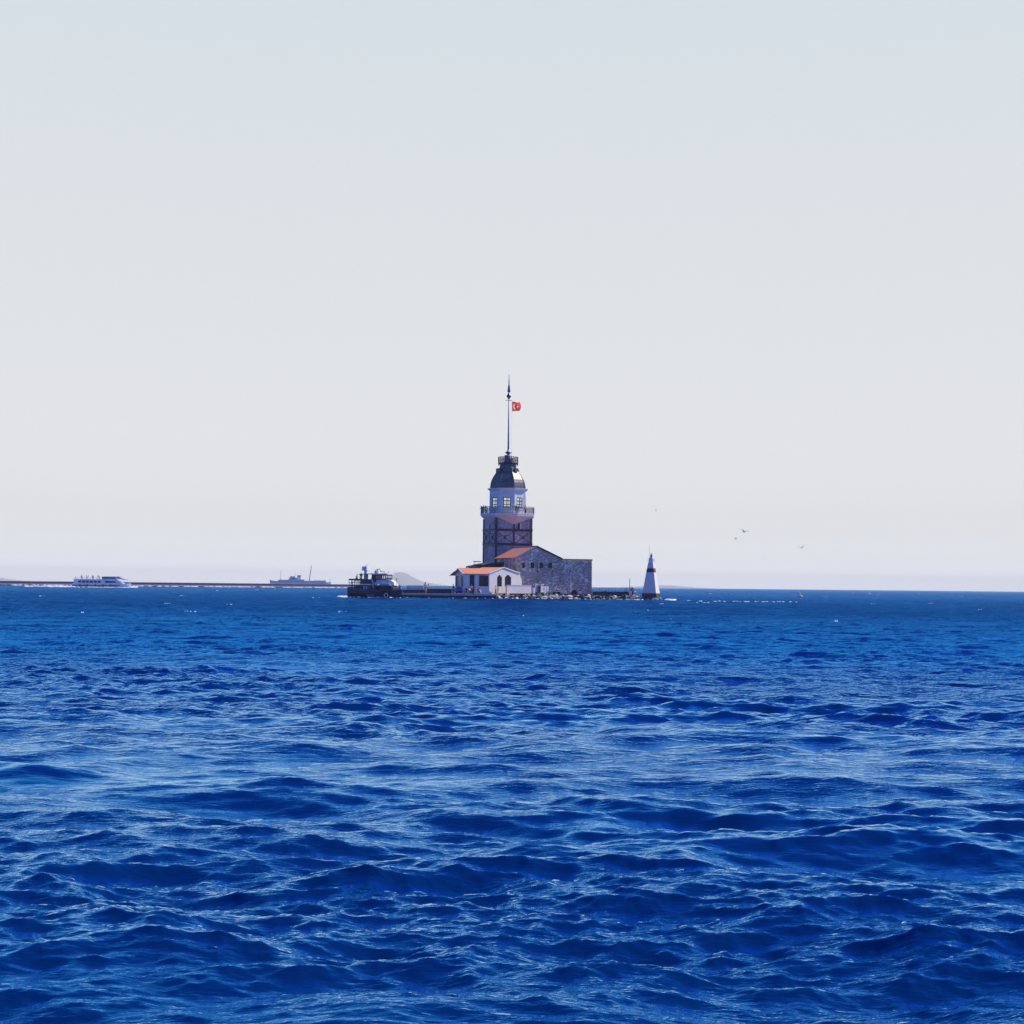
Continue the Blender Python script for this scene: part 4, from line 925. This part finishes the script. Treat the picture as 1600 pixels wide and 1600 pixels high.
for p_ in (127, 138.6, 151, 163, 175): m = MB(); m.box(ux(p_), ux(p_+1.8), -3.42, -3.26, uz(917), uz(913)); m.build('fender', M_['ferryblue'], b2)
bx2 = lambda nm, p0, p1, y0, y1, hb, mt, par=None: MB().box(ux(p0), ux(p1), -hb, hb, uz(y1), uz(y0)).build(nm, mt, par or b2)
md = bx2('main_cabin', 118, 164, 905.6, 911.95, 2.8, M_['ferrywhite'])
for p_ in range(125, 160, 6): MB().box(ux(p_), ux(p_+4.9), -2.86, -2.802, uz(910.6), uz(907.4)).build('window', M_['ferryblue'], md)
m = MB(); m.prism([(ux(164.02), uz(911.9)), (ux(193), uz(911.6)), (ux(186), uz(907.4)), (ux(180), uz(905.7)), (ux(164.02), uz(905.6))], -2.7, 2.7); fd = m.build('fore_cabin', M_['ferrywhite'], b2)
MB().prism([(ux(167.5), uz(910.6)), (ux(184), uz(910.2)), (ux(182), uz(908)), (ux(166), uz(907.3))], -2.76, -2.702).build('window', M_['ferryblue'], fd)
bx2('deck_edge', 117, 181, 905.0, 905.58, 3.0, M_['ferrywhite'])
m = MB(); m.prism([(ux(161), uz(904.95)), (ux(190), uz(904.95)), (ux(198), uz(905.6)), (ux(199), uz(904.4)), (ux(186), uz(902.4)), (ux(184), uz(901.2)), (ux(161), uz(901.2))], -2.3, 2.3); wh2 = m.build('wheelhouse', M_['ferrywhite'], b2)
MB().prism([(ux(162), uz(904.4)), (ux(181.5), uz(904)), (ux(183.4), uz(902.2)), (ux(161.4), uz(901.9))], -2.36, -2.302).build('window', M_['ferryblue'], wh2)
bx2('sun_roof', 161, 193, 900.7, 901.18, 2.5, M_['ferrywhite'])
m = MB()
for k in (-2.8, 2.8):
    m.bar((ux(118), k, uz(902.8)), (ux(161), k, uz(902.8)), .09)
    for p_ in range(118, 162, 5): m.bar((ux(p_), k, uz(905)), (ux(p_), k, uz(902.8)), .07)
m.build('railing', M_['ferrywhite'], b2)
m = MB(); m.bar((ux(118.5), 0, uz(905)), (ux(117), 0, uz(900.6)), .14); m.build('ensign_staff', M_['ferryblue'], b2)
m = MB(); m.bar((ux(193), 0, uz(911.5)), (ux(193), 0, uz(907.6)), .08); m.bar((ux(187), 0, uz(907.6)), (ux(200), 0, uz(907.8)), .08); m.bar((ux(200), 0, uz(907.8)), (ux(202), 0, uz(911.2)), .08); m.build('bow_rail', M_['ferrywhite'], b2)
cols_ = [('navy', 'black'), ('white', 'navy'), ('black', 'black'), ('red', 'navy'), ('blue', 'grey'), ('grey', 'black'), ('navy', 'khaki'), ('black', 'navy')]
for i, p_ in enumerate((126, 129.5, 134, 138.8, 143, 147, 152, 156)):
    c_ = cols_[i]; person((b2.location.x + ux(p_), D2 + (-1.6 if i % 2 else .8), uz(905.0)), R(40*i), 'stand' if i % 2 == 0 else 'lean', c_[0], c_[1], ['in navy nearest the stern rail', 'in white near the stern rail', 'all in black near the stern', 'in red', 'in blue amidships', 'in grey amidships', 'in navy and khaki near the wheelhouse', 'in black against the wheelhouse'][i].join(('person ', ' on the white ferry open deck')))
# old white steam yacht beyond the breakwater
D3 = 2300.0; m3 = D3/F; b3 = empty('steam_yacht', (X(470, D3), D3, 0)); tag(b3, 'long old white yacht with two masts and one funnel beyond the breakwater', 'ship')
ux = lambda px: (px-470)*m3
uz = lambda py: Z(py, D3, 470)
M_['yacht'] = mat('yacht_white', (0.62, 0.64, 0.70), 0.6, var=0.12, vscale=.1)
m = MB(); hull(m, [(ux(p_), b, uz(y)) for p_, b, y in ((421.6, .3, 906.6), (426, 2.4, 907.5), (436, 5, 908.6), (460, 7, 909.4), (490, 7, 909.6), (505, 5.5, 909.6), (512, 3.5, 909.4), (517, .8, 909.0))], -3); m.build('hull', M_['yacht'], b3)
b3x = lambda nm, p0, p1, y0, y1, hb, mt, par=None: MB().box(ux(p0), ux(p1), -hb, hb, uz(y1), uz(y0)).build(nm, mt, par or b3)
b3x('deck_house', 435, 450, 906.2, 909.2, 4.5, M_['yacht']); b3x('deck_house', 450.2, 476, 905.4, 909.5, 5.5, M_['yacht']); b3x('deck_house', 476.2, 510, 907.2, 909.6, 5.2, M_['yacht'])
for p_ in range(437, 508, 3): m = MB(); m.box(ux(p_), ux(p_+1.4), -5.58, -5.52, uz(908.8), uz(907.9)) if p_ > 450 and p_ < 474 else m.box(ux(p_), ux(p_+1.4), -5.26, -4.4, uz(908.8), uz(908.0)); m.build('window', M_['ferryblue'], b3)
br_ = b3x('bridge', 452, 466, 902.6, 905.35, 4.5, M_['yacht']); b3x('wheelhouse', 453.5, 461, 900.4, 902.55, 3.5, M_['yacht'])
MB().box(ux(454), ux(461.5), -4.56, -4.502, uz(904.6), uz(903.4)).build('window', M_['ferryblue'], br_)
b3x('awning', 490, 509, 906.3, 906.8, 5, M_['yacht'])
m = MB(); m.loft([[(ux(464.5)+dx, y_, uz(z_)) for dx, y_ in ((0, -1.6), (5.4, -1.6), (5.4, 1.6), (0, 1.6))] for z_ in (905.3, 900.6)]); fu = m.build('funnel', M_['yacht'], b3)
m = MB(); m.loft([[(ux(464.4)+dx, y_, uz(z_)) for dx, y_ in ((-.3, -1.7), (5.8, -1.7), (5.8, 1.7), (-.3, 1.7))] for z_ in (900.58, 899)]); m.build('funnel_top', M_['ferryblue'], fu)
for p0, p1, y0, y1, r_ in ((438.3, 438.6, 907, 890, .38), (483, 486, 908, 883, .75), (460.5, 460.8, 901, 893, .25), (514, 517, 909.5, 903.5, .35)):
    m = MB(); m.tube((ux(p0), 0, uz(y0)), (ux(p1), 0, uz(y1)), r_, r_*.6); m.build('mast', M_['rail'], b3)

# ------------------------------------------------------------------ gulls
def gull(px, py, D, span, rz, roll, label, grp=None, flap=0.25):
    c = W(px, py, D); g_ = empty('gull', c, rz); g_.rotation_euler = (0, roll, rz); tag(g_, label, 'gull', grp)
    m = MB(); vs, fs = ellipsoid((0, 0, 0), (.075, .21, .07)); m.add(vs, fs, True); vs, fs = ellipsoid((0, -.23, .03), (.042, .055, .042), 8, 6); m.add(vs, fs, True)
    m.prism([(-.05, -.01), (.05, -.01), (.07, .01), (-.07, .01)], .16, .33); m.build('body', M_['gullmat'], g_)
    for s in (-1, 1):
        h = span/2; m = MB(); rg = []
        for t, ch, zz, sw in ((.04, .20, 0, 0), (.35, .19, flap*.75, -.05), (.65, .14, flap*.9, .03), (1.0, .02, flap*.55, .16)):
            x_ = s*h*t; rg.append([(x_, sw-ch*.4, zz), (x_, sw, zz+.018), (x_, sw+ch*.6, zz), (x_, sw, zz-.006)])
        m.loft(rg); m.build('wing', M_['gullmat'], g_)
    m = MB(); m.tube((0, -.27, .028), (0, -.34, .015), .014, .004, 6); m.build('beak', M_['coping'], g_)
M_['gullmat'] = mat('gull_feathers', (0.35, 0.35, 0.38), 0.8)
gull(1162.8, 831, 170, 1.35, R(20), R(14), 'gull gliding with raised wings, highest of the birds right of the tower')
gull(1252.6, 856, 190, 1.4, R(-30), R(-16), 'gull banking at the far right, above the orange buoy')
gull(1149.5, 842, 330, 1.2, R(60), R(-20), 'small distant gull just below the highest gliding gull')
gull(1025, 797.5, 420, 1.0, R(80), 0, 'speck of a gull high above the beacon')
def perched(px, D, y, label, rz):
    g_ = empty('pigeon', (X(px, D), D, y), rz); tag(g_, label, 'bird', 'birds perched on the white house roof')
    m = MB(); m.M = Matrix.Rotation(R(-30), 4, 'X'); vs, fs = ellipsoid((0, 0.02, .17), (.09, .2, .1)); m.add(vs, fs, True); m.M = Matrix.Identity(4); vs, fs = ellipsoid((0, -.15, .33), (.06, .07, .065), 8, 6); m.add(vs, fs, True)
    m.box(-.03, -.015, -.01, .01, 0, .12); m.box(.015, .03, -.01, .01, 0, .12); m.build('body', M_['hairmat'], g_)
    m = MB(); m.tube((0, -.2, .33), (0, -.27, .31), .012, .004, 5); m.build('beak', M_['iron'], g_)
rdg = Vector((math.cos(TH), math.sin(TH), 0)); rb0 = Vector(AO) + Vector((-math.sin(TH), math.cos(TH), 0))*(Lw/2)
for px, rz, lb in ((728.8, .4, 'dark bird perched on the ridge, nearest the left end of the house roof'), (732.8, -.6, 'dark bird on the house ridge, second from the left end'), (737.6, 1.2, 'dark bird on the house ridge, third from the left end'), (741.2, -1.5, 'dark bird on the house ridge, next to the tower side')):
    u = (X(px, rb0.y) - rb0.x)/rdg.x; p = rb0 + rdg*u; perched(px, p.y, GZ + zrg + .12, lb, rz)
# orange buoy
bD = 440.0; bu = empty('buoy', (X(1250, bD), bD, 0)); tag(bu, 'orange and white buoy floating right of the beacon', 'buoy')
m = MB(); m.lathe([(.3, -.4), (.85, -.1), (.9, .25), (.5, .42), (.2, .5)], 14); m.build('float', mat('buoy_orange', (0.7, 0.22, 0.08), 0.5), bu)
m = MB(); m.lathe([(.22, .49), (.16, 1.0), (.3, 1.05), (.05, 1.25)], 10); m.build('top_mark', M_['white'], bu)
# ------------------------------------------------------------------ breakwater
bk = empty('breakwater', (0, 0, 0)); tag(bk, 'long low breakwater with dark parapet and rubble foot across the left horizon', 'breakwater')
pA, pB = (X(-160, 800), 800.0), (X(620, 1010), 1010.0)
dv = Vector((pB[0]-pA[0], pB[1]-pA[1], 0)); LB = dv.length; TBk = Matrix.Translation((pA[0], pA[1], 0)) @ Matrix.Rotation(math.atan2(dv.y, dv.x), 4, 'Z')
def bbox_(nm, y0, y1, z0, z1, mt): m = MB(); m.M = TBk; m.box(0, LB, y0, y1, z0, z1); return m.build(nm, mt, bk)
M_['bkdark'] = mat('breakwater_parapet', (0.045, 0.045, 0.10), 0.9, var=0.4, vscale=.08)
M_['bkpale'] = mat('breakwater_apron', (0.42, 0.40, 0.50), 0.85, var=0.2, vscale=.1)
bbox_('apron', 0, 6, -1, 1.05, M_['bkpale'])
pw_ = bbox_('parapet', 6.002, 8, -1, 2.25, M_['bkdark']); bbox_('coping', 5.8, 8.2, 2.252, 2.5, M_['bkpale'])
m = MB(); rng = random.Random(3); m.M = TBk
x_ = 0
while x_ < LB:
    s_ = rng.uniform(.4, 1.0); y_ = rng.uniform(-2.6, -.3); z_ = rng.uniform(-.3, .35) + (y_+2.6)*.1
    v = [(x_+rng.uniform(-s_, s_)*1.3, y_+rng.uniform(-s_, s_), z_+rng.uniform(-.6, .6)*s_) for _ in range(6)]
    bm = bmesh.new(); vv = [bm.verts.new(p) for p in v]; bmesh.ops.convex_hull(bm, input=vv); bm.verts.index_update()
    m.add([tuple(q.co) for q in bm.verts], [[q.index for q in f.verts] for f in bm.faces]); bm.free()
    x_ += rng.uniform(.35, .9)
rk = m.build('rubble', mat('breakwater_rubble', (0.09, 0.07, 0.12), 0.9, var=0.6, vscale=.4), bk); rk['kind'] = 'stuff'
# ------------------------------------------------------------------ far land
def ridge(name, pts, D, depth):
    m = MB(); rg = []
    for px, py in pts:
        p = W(px, py, D); z_ = max(p.z, 1); rg.append([(p.x, D-depth*.5, -5), (p.x, D-depth*.2, z_*.75), (p.x, D, z_), (p.x, D+depth*.3, z_*.7), (p.x, D+depth*.5, -5)])
    m.loft(rg, closed=True, smooth=True); o = m.build(name, M_['land'], None); o['kind'] = 'structure'; return o
M_['land'] = mat('far_land', (0.10, 0.12, 0.10), 0.95, var=0.4, vscale=.002)
ridge('hills', [(560, 912), (575, 905), (590, 899), (603, 898.5), (615, 895), (626, 894), (636, 896), (644, 901), (652, 905), (662, 909), (680, 912), (700, 914.6)], 27000, 1600)
ridge('hills', [(960, 918), (1000, 916), (1030, 914.6), (1048, 914.4), (1065, 916), (1085, 917.6), (1110, 919.6)], 27500, 1400)
ridge('hills', [(-70, 904), (-30, 901), (0, 902.6), (15, 905.5), (30, 908)], 27300, 1400)

# ------------------------------------------------------------------ foam: wakes, surf at the rocks and small whitecaps
M_['foam'] = mat('foam', (0.85, 0.87, 0.88), 0.9, var=0.1, vscale=3)
fm = MB(); rng = random.Random(12)
def blob(x, y, sx, sy, sz, z=0.06):
    n = 7; top = []; a0 = rng.uniform(0, 6)
    o = [(x + sx*math.cos(a0+2*math.pi*i/n)*rng.uniform(.5, 1.1), y + sy*math.sin(a0+2*math.pi*i/n)*rng.uniform(.5, 1.1), z-.12) for i in range(n)]
    c = [(x+(p[0]-x)*.6, y+(p[1]-y)*.6, z+sz*rng.uniform(.3, 1)) for p in o]
    fm.add(o + c + [(x, y, z+sz)], [(i, (i+1) % n, n+(i+1) % n, n+i) for i in range(n)] + [(n+i, n+(i+1) % n, 2*n) for i in range(n)], True)
def patch(p0, p1, D0, D1_, n, s, h, z=0.06):
    for _ in range(n):
        p = rng.uniform(p0, p1); D = rng.uniform(D0, D1_); k = rng.uniform(.3, 1); blob(X(p, D), D, s*k*1.6, s*k, h*k, z)
patch(72, 116, 630, 650, 150, .9, .45); patch(40, 90, 632, 660, 60, .8, .3); patch(115, 205, 633, 637, 90, .7, .25); patch(200, 214, 634, 642, 40, .8, .7)
patch(528, 543, 262, 270, 50, .4, .28); patch(543, 632, 264, 266, 30, .25, .12); patch(632, 776, 269.6, 270.6, 14, .22, .08)
patch(776, 1035, 272.5, 274.5, 60, .22, .08); patch(1040, 1056, 268, 275, 40, .5, .22)
patch(1060, 1250, 252, 262, 30, .35, .08); patch(0, 575, 780, 900, 0, 1, 1)
for i in range(260):
    t = rng.random(); p = TBk @ Vector((t*LB, rng.uniform(-5.5, -2.6), 0)); blob(p.x, p.y, rng.uniform(.5, 2.2), .8, rng.uniform(.15, .5))
fo = fm.build('foam', M_['foam']); fo['kind'] = 'stuff'
fm = MB()
for i in range(50):
    D = math.exp(rng.uniform(math.log(90), math.log(1200))); p = rng.uniform(-20, 1640)
    if D > 250 and 535 < p < 1040: continue
    k = rng.uniform(.2, 1)
    for _ in range(rng.randint(2, 6)): blob(X(p, D) + rng.gauss(0, .5*k), D + rng.gauss(0, .3), (.08+D*.0005)*k, .10, .025+D*.00012, 0.05)
fo = fm.build('whitecaps', M_['foam']); fo['kind'] = 'stuff'
# ------------------------------------------------------------------ water: wind sea on a polar sheet round the camera
def sea_band(Ls, n, lmax, lmin, slope_rms, seed, wind=R(-97), spread=3.0, p=4.0):
    rng = np.random.default_rng(seed)
    k = np.fft.fftfreq(n, Ls / n) * 2 * np.pi
    kx, ky = np.meshgrid(k, k); kk = np.hypot(kx, ky); kk[0, 0] = 1
    th = np.arctan2(ky, kx) - wind
    dirf = np.abs(np.cos(th / 2)) ** (2 * spread) + 0.03
    sp = kk ** -p * dirf
    km, kM = 2*np.pi/lmax, 2*np.pi/lmin
    edge = 1/(1+np.exp(-(np.log(kk/km))*6)) * 1/(1+np.exp((np.log(kk/kM))*8))
    sp = sp * edge; sp[0, 0] = 0
    H = np.sqrt(sp) * (rng.normal(size=(n, n)) + 1j * rng.normal(size=(n, n)))
    sx = np.fft.ifft2(1j * kx * H).real; sy = np.fft.ifft2(1j * ky * H).real
    g = slope_rms / np.sqrt((sx**2 + sy**2).mean())
    h = np.fft.ifft2(H).real * g
    dx = np.fft.ifft2(1j * kx / kk * H).real * g; dy = np.fft.ifft2(1j * ky / kk * H).real * g
    return (Ls, n, h.astype(np.float32), dx.astype(np.float32), dy.astype(np.float32))
def sample(band, x, y):
    Ls, n, *A = band
    u = (x / Ls * n) % n; v = (y / Ls * n) % n
    i = np.floor(u).astype(np.int32) % n; j = np.floor(v).astype(np.int32) % n
    a = (u - np.floor(u)).astype(np.float32); b = (v - np.floor(v)).astype(np.float32)
    a = a*a*(3-2*a)*0.35 + a*0.65; b = b*b*(3-2*b)*0.35 + b*0.65
    i1 = (i + 1) % n; j1 = (j + 1) % n
    return [(q[j, i]*(1-a) + q[j, i1]*a)*(1-b) + (q[j1, i]*(1-a) + q[j1, i1]*a)*b for q in A]

def build_water():
    fine = np.arange(-24, 24.01, 0.062)
    side = [24.0]; st = 0.12
    while side[-1] < 179: side.append(side[-1] + st); st *= 1.07
    side = np.array(side[1:]); side = side[side < 179.5]
    th = np.radians(np.concatenate([-side[::-1], fine, side, [180.0]]))
    rs = [0.6]
    while rs[-1] < 2.6: rs.append(rs[-1] + 0.2)
    while rs[-1] < 28500:
        r = rs[-1]
        d = max(r*r/(2.3*F*0.64)*0.9, 0.02)
        if r > 14: d = min(d, 0.105 + max(0, r-50)*0.0021)
        if r > 180: d = min(max(d, 0.43), 0.43 + (r-180)*0.004)
        if r > 1200: d = r*0.03
        rs.append(r + d)
    rs = np.array(rs); nr, nc = len(rs), len(th)
    RR, TT = np.meshgrid(rs, th, indexing='ij')
    x = RR*np.sin(TT); y = RR*np.cos(TT)
    DR = np.gradient(rs)[:, None] * np.ones(nc)[None]
    DT = RR * np.abs(np.gradient(th))[None]
    sp = np.maximum(DR, DT*0.8)
    ss = lambda a, b, t: (lambda q: q*q*(3-2*q))(np.clip((t-a)/(b-a), 0, 1))
    # wave field; a slow amplitude drift makes rough and calmer patches
    B1 = sea_band(53.0, 1024, 2.7, 0.75, SEA1, 5, spread=3.5, p=4.3)
    B2 = sea_band(15.3, 1024, 0.85, 0.19, SEA2, 11, spread=2.4)
    B3 = sea_band(5.3, 1024, 0.26, 0.035, SEA3, 23, spread=1.2)
    z = np.zeros_like(x, dtype=np.float32); ox = z.copy(); oy = z.copy()
    c, s = math.cos(0.22), math.sin(0.22)
    G1 = sea_band(163.0, 512, 30.0, 2.5, 1.0, 41, wind=R(-97), spread=6, p=3.0)
    gf = sample(G1, x*0.7, y)[0]; gust = np.clip(1 + 0.42*gf/max(1e-6, float(gf.std())), 0.65, 1.6)
    for B, lo, hi, ch in ((B1, 0.7, 3.0, 0.75), (B2, 0.14, 0.5, 0.7), (B3, 0.03, 0.12, 0.6)):
        w = 1 - ss(lo, hi, sp)
        h, dx, dy = sample(B, x*0.62 + 3.1, y + 7.7)
        if B is B1:
            xq = x*0.62; h2, dx2, dy2 = sample(B, xq*c - y*s + 31, xq*s + y*c)      # a second, turned copy breaks the tiling
            h = 0.8*h + 0.6*h2; dx = 0.8*dx + 0.6*(dx2*c + dy2*s); dy = 0.8*dy + 0.6*(-dx2*s + dy2*c)
        if B is not B1: w = w * gust
        z += w*h; ox -= -w*dx*ch; oy -= -w*dy*ch
    X_, Y_ = x + ox, y + oy
    # calm lee against the island quay
    co = np.stack([X_, Y_, z], -1).reshape(-1, 3).astype(np.float32)
    i = np.arange(nr-1)[:, None]*nc + np.arange(nc)[None]
    j = np.arange(nr-1)[:, None]*nc + (np.arange(nc)[None]+1) % nc
    q = np.stack([i, j, j+nc, i+nc], -1).reshape(-1, 4)
    me = bpy.data.meshes.new('water')
    me.vertices.add(len(co)); me.vertices.foreach_set('co', co.ravel())
    me.loops.add(q.size); me.loops.foreach_set('vertex_index', q.ravel().astype(np.int32))
    me.polygons.add(len(q)); me.polygons.foreach_set('loop_start', (np.arange(len(q))*4).astype(np.int32))
    me.polygons.foreach_set('loop_total', np.full(len(q), 4, np.int32))
    me.polygons.foreach_set('use_smooth', np.ones(len(q), bool))
    me.update(calc_edges=True); me.materials.append(water_mat())
    o = bpy.data.objects.new('water', me); COL.objects.link(o); o['kind'] = 'structure'
    # pole under the camera
    print('water verts', len(co))
    return o

def water_mat():
    m = bpy.data.materials.new('water'); m.use_nodes = True
    t = m.node_tree; n = t.nodes; l = t.links; n.remove(n['Principled BSDF'])
    df = n.new('ShaderNodeBsdfDiffuse'); df.inputs[0].default_value = (*W_COL, 1)
    gl = n.new('ShaderNodeBsdfGlossy')
    fr = n.new('ShaderNodeFresnel'); fr.inputs[0].default_value = 1.34
    fm_ = n.new('ShaderNodeMapRange'); fm_.inputs['From Min'].default_value = 0.05; fm_.inputs['From Max'].default_value = 0.52; l.new(fr.outputs[0], fm_.inputs['Value'])
    cr_ = n.new('ShaderNodeValToRGB'); l.new(cr_.outputs[0], gl.inputs[0])
    for i_, (p_, c_) in enumerate(GC):
        e_ = cr_.color_ramp.elements[i_] if i_ < 2 else cr_.color_ramp.elements.new(p_)
        e_.position = p_; e_.color = (*c_, 1)
    ms = n.new('ShaderNodeMixShader'); l.new(df.outputs[0], ms.inputs[1]); l.new(gl.outputs[0], ms.inputs[2])
    l.new(ms.outputs[0], n['Material Output'].inputs[0])
    tc = n.new('ShaderNodeTexCoord')
    cd = n.new('ShaderNodeVectorMath'); cd.operation = 'LENGTH'; l.new(tc.outputs['Object'], cd.inputs[0])
    def noise(scale, stretch, rot, det, rgh=0.6):
        mp = n.new('ShaderNodeMapping'); mp.inputs['Scale'].default_value = stretch; mp.inputs['Rotation'].default_value = (0, 0, rot)
        l.new(tc.outputs['Object'], mp.inputs[0])
        no = n.new('ShaderNodeTexNoise'); no.noise_dimensions = '2D'; no.inputs['Scale'].default_value = scale; no.inputs['Detail'].default_value = det; no.inputs['Roughness'].default_value = rgh
        l.new(mp.outputs[0], no.inputs['Vector']); return no.outputs[0]
    def bump(h, dist, strength, prev):
        bp = n.new('ShaderNodeBump'); bp.inputs['Distance'].default_value = dist
        if isinstance(strength, float): bp.inputs['Strength'].default_value = strength
        else: l.new(strength, bp.inputs['Strength'])
        l.new(h, bp.inputs['Height'])
        if prev is not None: l.new(prev, bp.inputs['Normal'])
        return bp.outputs[0]
    def fade(a, b_, lo, hi):
        r = n.new('ShaderNodeMapRange'); r.interpolation_type = 'SMOOTHSTEP'
        r.inputs['From Min'].default_value = a; r.inputs['From Max'].default_value = b_; r.inputs['To Min'].default_value = lo; r.inputs['To Max'].default_value = hi
        l.new(cd.outputs['Value'], r.inputs['Value']); return r.outputs[0]
    slick = noise(0.16, (0.5, 1.6, 1), 0.12, 3, 0.55)     # ruffled and smoother patches
    sr = n.new('ShaderNodeMapRange'); sr.inputs['From Min'].default_value = 0.36; sr.inputs['From Max'].default_value = 0.62; sr.inputs['To Min'].default_value = 0.5; sr.inputs['To Max'].default_value = 1.0; l.new(slick, sr.inputs['Value'])
    def sl(v):
        q = n.new('ShaderNodeMath'); q.operation = 'MULTIPLY'; l.new(v, q.inputs[0]); l.new(sr.outputs[0], q.inputs[1]); return q.outputs[0]
    nrm = bump(noise(16, (0.4, 1.4, 1), 0.15, 3, 0.6), 0.011, sl(fade(6, 40, 0.9, 0.5)), None)      # ripples under 10 cm
    nrm = bump(noise(4.5, (0.4, 1.3, 1), -0.12, 3, 0.6), 0.075, sl(fade(9, 36, 0.0, 1.0)), nrm)  # where the sheet is too coarse for them
    nrm = bump(noise(1.3, (0.4, 1.2, 1), 0.1, 4, 0.6), 0.75, sl(fade(60, 160, 0.0, 0.9)), nrm)
    nrm = bump(noise(0.4, (0.45, 1.2, 1), -0.1, 3, 0.6), 0.9, fade(200, 700, 0.0, 1.0), nrm)
    def mul(a_, b_):
        q = n.new('ShaderNodeMath'); q.operation = 'MULTIPLY'; l.new(a_, q.inputs[0]); l.new(b_, q.inputs[1]); return q.outputs[0]
    rf_ = n.new('ShaderNodeMath'); rf_.operation = 'MULTIPLY'; l.new(fm_.outputs[0], rf_.inputs[0]); l.new(mul(fade(12, 120, REFL[0], REFL[1]), fade(90, 500, 1.0, 1.75)), rf_.inputs[1]); tf_ = n.new('ShaderNodeMath'); tf_.operation = 'MULTIPLY'; l.new(fm_.outputs[0], tf_.inputs[0]); l.new(mul(fade(9, 60, 1.0, 0.62), fade(90, 700, 1.0, 1.12)), tf_.inputs[1]); l.new(tf_.outputs[0], cr_.inputs[0]); l.new(rf_.outputs[0], ms.inputs[0])
    for q in (df, gl, fr): l.new(nrm, q.inputs['Normal'])
    l.new(fade(30, 400, 0.04, 0.08), gl.inputs['Roughness'])
    return m
SEA1, SEA2, SEA3 = 0.14, 0.19, 0.18
W_COL = (0.0012, 0.024, 0.125)
GC = ((0.0, (0.02, 0.25, 0.9)), (1.0, (0.60, 0.82, 1.0)), (0.62, (0.04, 0.40, 1.0)))  # blue-to-white highlight tint painted into the reflection by facet angle
REFL = (1.0, 0.56)  # reflection strength near and far; sea's brightness graded by distance in the shader
build_water()
# ------------------------------------------------------------------ air
m = MB(); m.box(-29500, 29500, -29500, 29500, -8, 262)
hz = bpy.data.materials.new('haze_air'); hz.use_nodes = True; n = hz.node_tree.nodes; n.remove(n['Principled BSDF'])
pv = n.new('ShaderNodeVolumePrincipled'); pv.inputs['Color'].default_value = (1.0, 0.97, 0.82, 1); pv.inputs['Density'].default_value = 0.74e-4; pv.inputs['Anisotropy'].default_value = 0.0
hz.node_tree.links.new(pv.outputs[0], n['Material Output'].inputs['Volume'])
ho = m.build('haze', hz); ho['kind'] = 'stuff'
